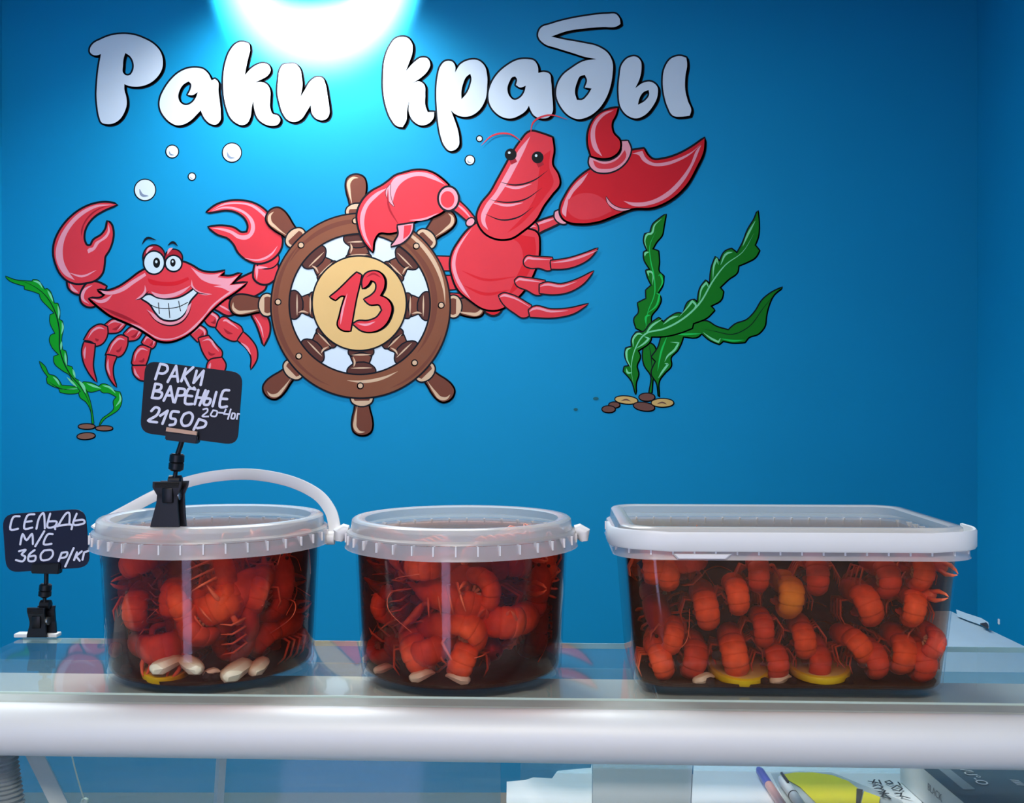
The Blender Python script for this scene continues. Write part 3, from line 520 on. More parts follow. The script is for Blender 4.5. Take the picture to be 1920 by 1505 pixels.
# papers and cartons on the inner shelf
def sheet(name, label, cat, pts, z, m, t=.0006, world=False, parent=None, sm=False):
    W = [pz(x, y, z) for x, y in pts]; o = W[0]*0
    for p in W: o = o + p
    o = o/len(W); bm = bmesh.new()
    rings(bm, [[p-o for p in W], [p-o+Vector((0, 0, t)) for p in W]])
    ob = obj(name, bm, m, parent, o if parent is None else o, smooth=False)
    if label: tag(ob, label, cat)
    return ob
paper = mat('white_paper', (.90, .89, .86, 1), .6, bump=.15, scale=30)
sheet('torn_paper', 'torn-edged white paper sheet under the rail beside the blue part of the counter', 'paper', [(949,1560),(950,1466),(985,1463),(1000,1458),(1035,1460),(1045,1446),(1075,1443),(1108,1440),(1110,1430),(1110,1560)], ZS-.004, paper)
sheet('grey_board', 'plain grey board lying between the torn paper and the white sheet', 'board', [(1111,1560),(1111,1425),(1299,1425),(1292,1560)], ZS+.0004, mat('grey_card', (.48, .47, .45, 1), .5, var=.12, scale=8), .0015)
sheet('white_sheet', 'white sheet with faint scribbles lying right of the grey board', 'paper', [(1294,1560),(1301,1425),(1726,1425),(1731,1560)], ZS+.0006, paper, .0006)
leaf = thing('clear_leaflet', 'clear plastic leaflet with big yellow disc and black handwriting lying on white sheet', 'leaflet', pz(1560, 1480, ZS+.002))
lo = pz(1560, 1480, ZS+.002)
def leafpart(name, pts, z, m):
    W = [pz(x, y, z)-lo for x, y in pts]; bm = bmesh.new(); rings(bm, [W, [p+Vector((0, 0, .0002)) for p in W]]); return obj(name, bm, m, leaf, smooth=False)
yel = mat('yellow_print', (.98, .80, .01, 1), .4)
leafpart('leaflet_sheet', [(1445,1449),(1500,1446),(1560,1448),(1605,1466),(1690,1500),(1730,1560),(1500,1560)], ZS+.002, clear('leaflet_film', (.95, .96, .96, 1), .25, (.8, .82, .8, 1), rough=.1))
leafpart('yellow_disc', [(1462,1453),(1490,1448),(1525,1448),(1560,1453),(1590,1464),(1614,1482),(1604,1560),(1545,1560),(1530,1505),(1500,1475)], ZS+.0026, yel)
leafpart('dark_line', [(1606,1478),(1618,1480),(1611,1505),(1606,1560),(1598,1560),(1605,1505)], ZS+.0030, mat('brown_print', (.07, .05, .03, 1), .5))
leafpart('yellow_corner', [(1620,1483),(1650,1494),(1640,1560),(1612,1560),(1615,1505)], ZS+.0026, yel)
ink = mat('black_ink', (.03, .03, .035, 1), .5)
def scr(name, strokes, z, wd, parent, org, m=ink):
    bm = bmesh.new()
    for s_ in strokes:
        P_ = [pz(x, y, z)-org for x, y in s_]
        for i in range(len(P_)-1):
            a, b_ = P_[i], P_[i+1]; t_ = (b_-a).normalized(); n_ = Vector((-t_.y, t_.x, 0))*wd/2; a = a-t_*wd*.3; b_ = b_+t_*wd*.3
            rings(bm, [[a+n_, b_+n_, b_-n_, a-n_], [q+Vector((0, 0, .0002)) for q in (a+n_, b_+n_, b_-n_, a-n_)]])
    return obj(name, bm, m, parent, smooth=False)
scr('lettering', [[(1628,1464),(1650,1468)],[(1640,1461),(1636,1468)],[(1648,1462),(1652,1470)],[(1637,1474),(1646,1471),(1655,1475),(1650,1479),(1640,1478)],[(1648,1478),(1660,1482),(1655,1486),(1646,1483)],[(1650,1488),(1666,1487)],[(1658,1484),(1654,1493)],[(1652,1493),(1670,1497),(1660,1490)]], ZS+.003, .0014, leaf, lo)
scr('lettering', [[(1660,1465),(1668,1463),(1674,1468),(1668,1470),(1660,1466)],[(1684,1466),(1688,1471)],[(1672,1478),(1682,1472),(1692,1478),(1686,1483),(1674,1480)],[(1678,1488),(1690,1487),(1688,1493)],[(1690,1492),(1706,1496)]], ZS+.003, .0014, leaf, lo)
def pen(label, a, b, z, r, cols):
    A, B = pz(*a, z), pz(*b, z); t = thing('pen', label, 'pen', A); D = (B-A)
    prof = [('cap', 0, .28, cols[0]), ('barrel', .285, 1.0, cols[1])]
    for nm, s0, s1, m in prof:
        bm = bmesh.new(); n = 6
        tube(bm, [D*(s0+(s1-s0)*k/n) for k in range(n+1)], [r*(.55 if (k == 0 and nm == 'cap') else 1) for k in range(n+1)], 12); obj(nm, bm, m, t)
    return t, D
pen('ballpoint pen with blue cap and pink barrel lying slanted on the leaflet', (1422,1441), (1500,1560), ZS+.007, .004, (mat('blue_pen_plastic', (.06, .08, .45, 1), .3), mat('pink_pen_plastic', (.75, .35, .27, 1), .3)))
t, D = pen('white marker pen with dark cap clip lying beside the blue-capped pen', (1464,1458), (1560,1590), ZS+.007, .0045, (mat('white_marker_plastic', (.75, .75, .74, 1), .3), MATS['white_marker_plastic']))
bm = bmesh.new(); tube(bm, [Vector((0, 0, .0055))+D*.02, Vector((0, 0, .0055))+D*.16], .0014, 6); obj('clip', bm, mat('dark_brown_plastic', (.05, .03, .03, 1), .3), t)
bm = bmesh.new(); tube(bm, [D*.278, D*.287], .0048, 12); obj('band', bm, MATS['dark_brown_plastic'], t)
# dark carton
ZC = EYE-.33; cb = Vector((.37, .82, ZS+.0015)); carton = thing('dark_carton', 'dark slate cardboard box with white edge and white print at the lower right corner', 'carton', cb, math.radians(1.5))
obj('carton_body', box(bmesh.new(), (0, -.04, 0), (.17, .135, .031), .0008), mat('slate_card', (.075, .12, .15, 1), .45, var=.25, scale=14), carton)
obj('side_panel', box(bmesh.new(), (-.0006, -.04, .0005), (-.0001, .135, .0305)), mat('white_card', (.72, .72, .68, 1), .5), carton)
def text(body, size, loc, rot, m, parent, name='lettering'):
    c = bpy.data.curves.new(name, 'FONT'); c.body = body; c.size = size; c.extrude = .0001; c.align_x = 'LEFT'
    o = bpy.data.objects.new('tmp', c); C.objects.link(o); bpy.context.view_layer.update()
    me = bpy.data.meshes.new_from_object(o.evaluated_get(bpy.context.evaluated_depsgraph_get())); bpy.data.objects.remove(o)
    r = obj(name, me, m, parent, loc); r.rotation_euler = rot; return r
wi = mat('white_ink', (.75, .78, .8, 1), .5)
text('SVU°-O', .014, (.030, .09, .0316), (0, 0, -PI/2), wi, carton); text('/////', .010, (.062, .055, .0316), (0, 0, -PI/2), wi, carton)
text('BLACK', .009, (-.0011, .075, .016), (PI/2, 0, -PI/2), mat('grey_ink', (.25, .25, .25, 1), .5), carton)
bm = bmesh.new(); box(bm, (.012, .035, .031), (.022, .085, .0316), .0002); obj('print_label', bm, mat('pale_label', (.35, .42, .45, 1), .5), carton)
bm = bmesh.new()
for k in range(3): box(bm, (.085, .1+.008*k, .031), (.13, .104+.008*k, .0314))
obj('print_stripes', bm, wi, carton)

# cabinet beyond the counter at the right, with a peeled corner of edging
cz = EYE-.45; cab = thing('low_cabinet', 'low pale blue-grey cabinet behind the counter at the right, by the side wall', 'cabinet', (.78, 1.7, 0))
blk0 = mat('painted_gap_shade', (.01, .01, .015, 1), .7); cgm = mat('pale_blue_laminate', (.36, .47, .54, 1), .45)  # black sheet paints the shade under the peeled edging
obj('cabinet_body', box(bmesh.new(), (-.12, -.25, 0), (.14, .46, cz-.02), .003), cgm, cab)
obj('worktop', box(bmesh.new(), (-.14, -.27, cz-.0195), (.165, .48, cz), .003), cgm, cab)
for nm, pts, m_, dz in (('peeled_edging', [(1793,1145),(1812,1152),(1840,1161),(1853,1169),(1855,1178),(1849,1177),(1838,1171),(1815,1163),(1795,1155)], cgm, .004), ('edging_gap_shade', [(1838,1171),(1849,1169),(1853,1173),(1853,1179)], blk0, .008)):
    W = [pz(x, y, cz+dz)-Vector((.78, 1.7, 0)) for x, y in pts]; bm = bmesh.new(); rings(bm, [W, [p+Vector((0, 0, .003)) for p in W]]); obj(nm, bm, m_, cab, smooth=False)

# ---------------------------------------------------------------- boiled crayfish
shell_r = mat('boiled_red_shell', (1, .115, .02, 1), .5, var=.35, scale=130, bump=.3, spec=.2)
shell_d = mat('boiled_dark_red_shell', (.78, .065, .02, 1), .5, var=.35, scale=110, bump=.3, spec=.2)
shell_o = mat('orange_shell', (1, .36, .02, 1), .5, var=.25, scale=110, bump=.3, spec=.2)
limb = mat('boiled_limb', (1, .20, .07, 1), .35, var=.3, scale=150)
eye_m = mat('black_eye', (.01, .01, .01, 1), .2)
belly = mat('pale_swimmeret', (.75, .45, .22, 1), .5)
def oring(c, a, b, w, h, n=14): return [c+a*(math.cos(2*PI*k/n)*w)+b*(math.sin(2*PI*k/n)*h) for k in range(n)]
X_, Y_, Z_ = Vector((1, 0, 0)), Vector((0, 1, 0)), Vector((0, 0, 1))
def mesh_of(bm, name, m):
    me = bpy.data.meshes.new(name); bmesh.ops.recalc_face_normals(bm, faces=bm.faces); bm.to_mesh(me); bm.free(); me.shade_smooth(); me.materials.append(m); return me
PARTS = []
bm = bmesh.new(); prof = [(0, .0085, .0075), (.003, .0120, .0110), (.012, .0132, .0124), (.021, .0130, .0120), (.0225, .0124, .0114), (.0245, .0126, .0115), (.033, .0105, .0092), (.040, .0062, .0058), (.045, .0030, .0028), (.050, .0006, .0006)]
rings(bm, [oring(Vector((0, y, -.003+.05*y)), X_, Z_, w_, h_) for y, w_, h_ in prof]); PARTS.append(('carapace', mesh_of(bm, 'carapace', shell_r)))
RC_ = .0135
def arc(th): return Vector((0, -.001-RC_*math.sin(th), -.002-RC_+RC_*math.cos(th)))
for k in range(6):
    bm = bmesh.new(); t0 = math.radians(-6+36*k); t1 = math.radians(-6+36*(k+1)+8); R = []
    wk = [.0122, .0126, .0122, .0114, .0102, .009][k]
    for f, s_ in ((0, .84), (.10, .96), (.5, 1.03), (.85, 1.02), (.97, .99), (1, .92)):
        th = t0+(t1-t0)*f; rd = Vector((0, -math.sin(th), math.cos(th))); R.append(oring(arc(th)+rd*.0005, X_, rd, wk*s_, .0074*s_, 16))
    rings(bm, R); PARTS.append(('tail_segment', mesh_of(bm, 'tail_segment', shell_r)))
bm = bmesh.new(); th = math.radians(218); c0 = arc(th); tg = Vector((0, -math.cos(th), -math.sin(th)))
for a_ in (-.9, -.45, 0, .45, .9):
    d_ = (tg*math.cos(a_)+X_*math.sin(a_)).normalized(); sd = d_.cross(tg.cross(X_).normalized()).normalized(); nn = tg.cross(X_).normalized()
    rings(bm, [oring(c0+d_*l, sd, nn, w_, .0009, 8) for l, w_ in ((0, .002), (.005, .0042), (.010, .0048), (.014, .0035), (.0155, .001))])
PARTS.append(('tail_fan', mesh_of(bm, 'tail_fan', shell_r)))
bm = bmesh.new()
for k in range(4):
    th = math.radians(30+36*k); p = arc(th)*1.0; q = Vector((0, -.001, -.002-RC_))
    for s_ in (-1, 1): tube(bm, [p.lerp(q, .45)+X_*s_*.008, p.lerp(q, .75)+X_*s_*.009, p.lerp(q, .95)+X_*s_*.006], [.0016, .0014, .0006], 6)
PARTS.append(('swimmerets', mesh_of(bm, 'swimmerets', belly)))
for s_ in (-1, 1):
    bm = bmesh.new(); tube(bm, ss([(s_*.009, .026, -.006), (s_*.019, .030, -.012), (s_*.017, .040, -.016)], 4), [.0022, .0025, .0028, .003, .003, .003, .0028, .0026, .0024], 8); PARTS.append(('claw_arm', mesh_of(bm, 'claw_arm', limb)))
    bm = bmesh.new(); ax = Vector((-s_*.15, .8, -.55)).normalized(); sd = Vector((1, s_*.19, 0)).normalized(); o_ = Vector((s_*.017, .040, -.016))
    rings(bm, [oring(o_+ax*l, sd, Z_, w_, h_, 10) for l, w_, h_ in ((0, .002, .002), (.003, .0045, .0035), (.010, .0062, .0045), (.016, .0058, .004), (.020, .0045, .003))])
    for g in (-1, 1):
        tube(bm, [o_+ax*.016+sd*.0032*g, o_+ax*.024+sd*.0048*g, o_+ax*.032+sd*.0028*g, o_+ax*.036+sd*.0006*g], [.0027, .0022, .0013, .0004], 8)
    PARTS.append(('claw', mesh_of(bm, 'claw', limb)))
    for k in range(4):
        y0 = .008+.006*k; bm = bmesh.new()
        tube(bm, [(s_*.009, y0, -.008), (s_*.019, y0+.002+.003*k-.004, -.004), (s_*.026, y0+.004*k-.006, -.017), (s_*.025, y0+.005*k-.007, -.027)], [.0016, .0014, .0011, .0004], 6); PARTS.append(('leg', mesh_of(bm, 'leg', limb)))
    bm = bmesh.new(); tube(bm, ss([(s_*.003, .044, .001), (s_*.012, .060, .006), (s_*.026, .055, .010), (s_*.036, .030, .010)], 5), [.0008]*5+[.0006]*5+[.0004]*6, 5); PARTS.append(('feeler', mesh_of(bm, 'feeler', limb)))
    bm = bmesh.new(); bmesh.ops.create_icosphere(bm, subdivisions=2, radius=.0019); bmesh.ops.translate(bm, vec=(s_*.0055, .041, .0035), verts=bm.verts); PARTS.append(('eye', mesh_of(bm, 'eye', eye_m)))
import numpy as np
VERTS = [np.array([v.co[:] for v in me.vertices]) for n_, me in PARTS]
CORE = np.concatenate(VERTS[:9]); ALLV = np.concatenate([v for v, p_ in zip(VERTS, PARTS) if p_[0] != 'feeler']); rng = np.random.default_rng(5)
def fitted(loc, rot, sc, inside, spread=18, tries=24):
    """turn and nudge a crayfish until it lies inside its tub; report limbs that still would not fit"""
    best = None
    for k in range(tries):
        rt = [a+(0 if k == 0 else math.radians(rng.uniform(-spread, spread))) for a in rot]
        M = np.array(Euler(rt).to_matrix()).T*sc; L = np.array(loc)
        c0 = CORE@M
        if k % 2:
            ca = ALLV@M
            for it in range(8):
                c = inside(ca+L); n = np.linalg.norm(c, axis=1); w_ = n.argmax()
                if n[w_] < 1e-4: break
                L = L+c[w_]*.8
        for it in range(30):
            c = inside(c0+L); n = np.linalg.norm(c, axis=1); w_ = n.argmax()
            if n[w_] < 1e-4: break
            L = L+c[w_]
        bad = {i for i in range(len(PARTS)) if np.linalg.norm(inside(VERTS[i]@M+L), axis=1).max() > .0012}
        cost = len(bad)+sum(3 for i in bad if i < 9 or PARTS[i][0] == 'claw')+260*np.linalg.norm(L-np.array(loc))
        if best is None or cost < best[0]: best = (cost, Vector(L), rt, bad)
    return best[1], best[2], best[3]
def round_in(B, r0, r1, z1):
    def f(p):
        q = p-np.array(B); rr = np.hypot(q[:, 0], q[:, 1])+1e-9; lim = r0+(r1-r0)*np.clip(q[:, 2]/z1, 0, 1); ex = np.maximum(rr-lim, 0)
        return np.stack([-q[:, 0]/rr*ex, -q[:, 1]/rr*ex, np.maximum(.006-q[:, 2], 0)-np.maximum(q[:, 2]-z1, 0)], 1)
    return f
def box_in(B, w0, d0, w1, d1, z1, yaw):
    R_ = np.array(Matrix.Rotation(-yaw, 3, 'Z'))
    def f(p):
        q = (p-np.array(B))@R_.T; k = np.clip(q[:, 2]/z1, 0, 1); hw = (w0+(w1-w0)*k)/2; hd = (d0+(d1-d0)*k)/2
        c = np.stack([-np.sign(q[:, 0])*np.maximum(abs(q[:, 0])-hw, 0), -np.sign(q[:, 1])*np.maximum(abs(q[:, 1])-hd, 0), np.maximum(.005-q[:, 2], 0)-np.maximum(q[:, 2]-z1, 0)], 1)
        return c@R_
    return f
def crayfish(loc, rot, label, group, sc=1, shade=None, skip=(), inside=None):
    bad = ()
    if inside: loc, rot, bad = fitted(loc, list(rot), sc, inside, spread=18 if 'rectangular' not in group else 6)
    r = bpy.data.objects.new('crayfish', None); C.objects.link(r); r.empty_display_size = .02
    r.location = loc; r.rotation_euler = rot; r.scale = (sc,)*3; tag(r, label, 'crayfish', group)
    for i, (n_, me) in enumerate(PARTS):
        if n_ in skip or i in bad: continue
        o = bpy.data.objects.new(n_, me); C.objects.link(o); o.parent = r
        if n_ == 'claw_arm': arm = o
        if n_ == 'claw' and (i-1) not in bad: o.parent = arm
        if shade and n_ in ('carapace', 'tail_segment', 'tail_fan'):
            o.material_slots[0].link = 'OBJECT'; o.material_slots[0].material = shade
    return r

# ---------------------------------------------------------------- tubs
body_m = clear('clear_tub_plastic', (.97, .96, .97, 1), .012, (.75, .72, .78, 1), rough=.06, ior=1.42, gloss=1.0)
lid_m = clear('milky_lid_plastic', (.95, .94, .92, 1), .50, (.96, .95, .92, 1), rough=.25, ior=1.4, trans=.35)
lidtop_m = clear('clear_lid_panel', (.96, .95, .93, 1), .15, (.94, .93, .88, 1), rough=.08, ior=1.45, trans=.4)
skirt_m = clear('milky_skirt_plastic', (.95, .93, .93, 1), .29, (.95, .92, .93, 1), rough=.25, ior=1.4, trans=.3)
wplas = mat('white_handle_plastic', (.80, .81, .80, 1), .35, var=.02)
def liquid(name, dens, colr, murk):
    """murky cooking liquor: see-through with a little suspended matter at its boundary, darkening with depth"""
    m = clear(name, (1, .97, .94, 1), .15, murk, rough=.15, ior=1.08, trans=.5)
    N = m.node_tree.nodes; L = m.node_tree.links
    va = N.new('ShaderNodeVolumeAbsorption'); va.inputs[0].default_value = colr; va.inputs[1].default_value = dens
    L.new(va.outputs[0], N['Material Output'].inputs['Volume']); return m
broth = liquid('red_brown_broth', 72, (.62, .17, .09, 1), (.30, .055, .025, 1))
broth2 = liquid('amber_broth', 58, (.60, .30, .16, 1), (.30, .11, .04, 1))
def outl(w_, d_, r_, z, n=12):
    """rounded rectangle outline (a circle when r is half the width)"""
    r_ = max(r_, .0005); P_ = []
    for q, (sx, sy) in enumerate(((1, 1), (-1, 1), (-1, -1), (1, -1))):
        for k in range(n):
            a = PI/2*(q+k/(n-1 if w_ != 2*r_ or d_ != 2*r_ else n)); P_.append(Vector((sx*(w_/2-r_)+r_*math.cos(a), sy*(d_/2-r_)+r_*math.sin(a), z)))
    return P_
def tub(label, lx, ly, rotz, W, D, R, Wb, Db, Rb, Hh, broth_m, level, name='plastic_bucket'):
    t = thing(name, label, 'food tub', (lx, ly, ZT+.0004), rotz)
    def o(i, z): return outl(W-2*i, D-2*i, max(R-i, .001), z)
    def bo(f, z, i=0): # body outline between bottom and top sizes
        w_ = Wb+(W-.016-Wb)*f-2*i; d_ = Db+(D-.016-Db)*f-2*i; r_ = Rb+(R-.008-Rb)*f-i; return outl(w_, d_, max(r_, .001) if R < W/2-1e-6 else w_/2, z)
    bz = Hh-.012
    bm = bmesh.new(); rings(bm, [bo(0, .0012, .03), bo(0, .0008, .006), bo(0, .0, .003), bo(0, .0008, .001)]+[bo(f, bz*f) for f in (.03, .2, .4, .6, .8, 1)], cap1=False)
    obj('tub_body', bm, body_m, t)
    bm = bmesh.new(); z1 = level; rings(bm, [bo(0, .0030, .004), bo(.03, .0055, .0022)]+[bo(z/bz, z, .0016) for z in (.03, .06, .09, z1)])
    obj('broth', bm, broth_m, t)
    bm = bmesh.new(); rings(bm, [bo(0, .0033, .006), bo(0, .0060, .0045)]); obj('spice_sediment', bm, mat('brown_sediment', (.05, .028, .014, 1), .8, var=.5, scale=160, bump=.3), t)
    # lid
    bm = bmesh.new(); rings(bm, [o(.0165, Hh-.001), o(.0185, Hh-.0065), o(.024, Hh-.0065), o(.03, Hh-.0055)], cap0=False); panel_bm = bm
    bm = bmesh.new(); rings(bm, [o(.0165, Hh-.001), o(.0135, Hh), o(.0075, Hh), o(.0055, Hh-.0015), o(.0045, Hh-.0095), o(.0015, Hh-.011), o(.0008, Hh-.0125)], cap0=False, cap1=False); lid = obj('lid', bm, lid_m, t); obj('lid_panel', panel_bm, lidtop_m, lid)
    bm = bmesh.new(); rings(bm, [o(.0010, Hh-.0127), o(.0002, Hh-.0235), o(-.0006, Hh-.0245), o(.0006, Hh-.0245), o(.0016, Hh-.0128)], cap0=False, cap1=False); obj('lid_skirt', bm, skirt_m, lid)
    ol = outl(W-.0075, D-.0075, R-.00375, Hh-.013, 15 if R == W/2 else 15); bm = bmesh.new()
    cum = [0]
    for i in range(len(ol)): cum.append(cum[-1]+(ol[(i+1) % len(ol)]-ol[i]).length)
    nr = int(cum[-1]/.0165)
    for k in range(nr):
        s_ = cum[-1]*k/nr; i = max(j for j in range(len(ol)) if cum[j] <= s_); f = (s_-cum[i])/max(1e-6, cum[i+1]-cum[i]); p = ol[i].lerp(ol[(i+1) % len(ol)], f)
        tg_ = (ol[(i+1) % len(ol)]-ol[i]).normalized(); no = Vector((tg_.y, -tg_.x, 0))
        rings(bm, [[p+tg_*a+no*b_ for a, b_ in ((-.0006, -.001), (.0006, -.001), (.0006, .0042), (-.0006, .0042))], [p+Vector((0, 0, -.0075))+tg_*a+no*b_ for a, b_ in ((-.0006, .0030), (.0006, .0030), (.0006, .0042), (-.0006, .0042))]])
    tag(obj('skirt_ribs', bm, mat('milky_rib', (.82, .80, .80, 1), .4), lid, smooth=False), kind='stuff')
    return t
def strip(name, pts, wid, thick, m, parent, org):
    """flat band swept along pts, standing on edge"""
    P_ = ss(pts, 8); bm = bmesh.new(); R = []
    for i, p in enumerate(P_):
        tg_ = (P_[min(i+1, len(P_)-1)]-P_[max(i-1, 0)]).normalized(); view = Vector((0, 1, 0)); up = (view-tg_*view.dot(tg_)).normalized(); ot = tg_.cross(up).normalized()
        h_, k_ = wid/2, thick/2
        R.append([p-org+ot*a+up*b_ for a, b_ in ((-h_, -k_*.6), (-h_*.85, -k_), (h_*.85, -k_), (h_, -k_*.6), (h_, k_), (-h_, k_))])
    rings(bm, R); return obj(name, bm, m, parent)
B1 = Vector((-.2635, .893, ZT)); B2 = Vector((-.0436, .882, ZT)); B3 = Vector((.2262, .8815, ZT))
HB = .131
t1 = tub('round clear bucket of boiled crayfish, left one, with its white handle raised', B1.x, B1.y, .3, .2025, .2025, .10125, .175, .175, .0875, HB, broth, .1175)
t2 = tub('round clear bucket of boiled crayfish in the middle, handle folded down', B2.x, B2.y, 0, .2005, .2005, .10025, .173, .173, .0865, HB, broth, .1175)
t3 = tub('long rectangular clear tub packed with boiled crayfish, handle band across its front', B3.x, B3.y, YAW, .283, .196, .034, .248, .166, .030, HB+.001, broth2, .118, 'rectangular_tub')
# raised handle on the left bucket
t1.rotation_euler = (0, 0, 0)
strip('handle', [px(629,1012,.897), px(627,985,.900), px(618,955,.91), px(592,925,.925), px(540,901,.94), px(470,889,.952), px(400,893,.96), px(340,907,.962), px(290,929,.957), px(245,953,.945), px(205,975,.93), px(180,992,.912)], .0105, .0022, wplas, t1, Vector(t1.location))
bm = bmesh.new(); tube(bm, [(.099, .004, HB-.021), (.1065, .004, HB-.021)], .006, 14); obj('handle_pivot', bm, wplas, t1)
bm = bmesh.new(); tube(bm, [(-.099, .004, HB-.021), (-.1045, .004, HB-.021)], .0055, 14); obj('handle_pivot', bm, wplas, t1)
# middle bucket: pivots and handle folded behind
for s_ in (-1, 1):
    bm = bmesh.new(); tube(bm, [(s_*.098, -.004, HB-.012), (s_*.1015, -.004, HB-.0115), (s_*.1055, -.004, HB-.0135), (s_*.1060, -.004, HB-.021)], [.0045, .0055, .0062, .0035], 14); obj('handle_pivot', bm, wplas, t2)
P_ = [Vector((.1045*math.cos(a), -.004+.1045*math.sin(a), HB-.019)) for a in [PI*k/12 for k in range(13)]]
bm = bmesh.new(); tube(bm, P_, .0030, 8); obj('handle', bm, wplas, t2)
# rectangular tub: handle band folded round the front
W3, D3 = .283, .196; P_ = []
for x, y in [(-W3/2-.003, -.040), (-W3/2-.003, -D3/2+.034)]: P_.append(Vector((x, y, HB-.0085)))
for k in range(1, 8): a = PI+PI/2*k/8; P_.append(Vector((-W3/2+.034+.037*math.cos(a), -D3/2+.034+.037*math.sin(a), HB-.0085)))
for x in (-.10, -.05, 0, .05, .10): P_.append(Vector((x, -D3/2-.0035, HB-.0093)))
for k in range(1, 8): a = 1.5*PI+PI/2*k/8; P_.append(Vector((W3/2-.034+.037*math.cos(a), -D3/2+.034+.037*math.sin(a), HB-.0085)))
for y in (-D3/2+.034, -.042): P_.append(Vector((W3/2+.004, y, HB-.0085)))
bm = bmesh.new(); R = []
for i, p in enumerate(P_):
    tg_ = (P_[min(i+1, len(P_)-1)]-P_[max(i-1, 0)]).normalized(); ot = Vector((tg_.y, -tg_.x, 0)).normalized()
    R.append([p+ot*a+Z_*b_ for a, b_ in ((-.0013, -.0068), (.0006, -.0071), (.0016, -.0058), (.0016, .0068), (.0006, .0081), (-.0013, .0078))])
rings(bm, R); obj('handle', bm, wplas, t3)
bm = bmesh.new(); rings(bm, [[Vector((x, -D3/2-.001, z)) for x, z in ((-.098, HB-.0185), (-.052, HB-.0185), (-.056, HB-.0225), (-.094, HB-.0225))], [Vector((x, -D3/2-.0022, z)) for x, z in ((-.096, HB-.0190), (-.054, HB-.0190), (-.0575, HB-.0220), (-.0925, HB-.0220))]]); obj('lid_tab', bm, MATS['milky_rib'], t3, smooth=False)

# --- contents, placed by where they show through the wall of each tub
def inwall(B, r, x, y, inset):
    """point inset behind the front wall of a round tub, on the sight line of pixel (x, y)"""
    d = B.y-r
    for _ in range(12):
        X = (x-CX)/F*d; dx = X-B.x; d = B.y-math.sqrt(max(1e-5, (r-inset)**2-dx*dx)) if abs(dx) < r-inset else B.y
    return px(x, y, d)
ord_ = ['first', 'second', 'third', 'fourth', 'fifth', 'sixth', 'seventh', 'eighth', 'ninth']
def rot_for(lean, pitch=0, yaw=0): return (Matrix.Rotation(math.radians(lean), 4, 'Y') @ Matrix.Rotation(math.radians(yaw), 4, 'Z') @ Matrix.Rotation(math.radians(pitch), 4, 'X')).to_euler()
Z3 = (1140, 920, 3.67); Z4 = (1480, 920, 3.67)
IN1 = round_in(B1, .083, .0895, .121); IN2 = round_in(B2, .082, .0885, .121); IN3 = box_in(B3, .2445, .162, .262, .177, .127, YAW)
rows = [('top row', [(Z3,255,500,4,1,None),(Z3,405,545,-3,1,None),(Z3,640,540,75,1,shell_d),(Z3,1030,560,0,.95,shell_d),(Z4,185,575,0,1.0,shell_d),(Z4,640,590,-4,1.05,shell_d),(Z4,890,545,8,1,shell_r)]),
        ('second row', [(Z3,655,800,-10,1.1,None),(Z3,870,710,-8,1.0,None),(Z3,1240,710,5,1.15,shell_o),(Z4,478,775,-22,1.15,None),(Z4,850,790,10,1.0,None)]),
        ('third row', [(Z3,460,1000,14,.9,None),(Z3,1055,940,-4,.92,shell_d),(Z4,80,1010,-8,1.0,None),(Z4,408,1070,-35,1.0,None),(Z4,1010,1040,25,.95,shell_d)]),
        ('fourth row', [(Z3,325,1170,-12,1.0,None),(Z3,845,1110,-12,1.2,None),(Z4,770,1100,6,1.1,None)]),
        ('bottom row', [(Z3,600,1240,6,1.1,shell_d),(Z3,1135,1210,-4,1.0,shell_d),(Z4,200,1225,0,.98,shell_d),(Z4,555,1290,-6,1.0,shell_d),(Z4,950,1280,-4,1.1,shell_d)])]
for rn, L in rows:
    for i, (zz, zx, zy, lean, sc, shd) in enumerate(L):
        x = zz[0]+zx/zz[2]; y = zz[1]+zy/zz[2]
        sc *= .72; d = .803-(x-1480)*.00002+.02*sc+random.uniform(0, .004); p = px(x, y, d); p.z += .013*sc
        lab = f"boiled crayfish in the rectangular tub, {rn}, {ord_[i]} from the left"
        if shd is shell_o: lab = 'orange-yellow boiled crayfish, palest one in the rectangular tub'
        crayfish(p, rot_for(lean, random.uniform(-8, 8), random.uniform(-10, 10)), lab, 'crayfish in the rectangular tub', sc, shd, skip=('feeler',) if i % 2 else (), inside=IN3)
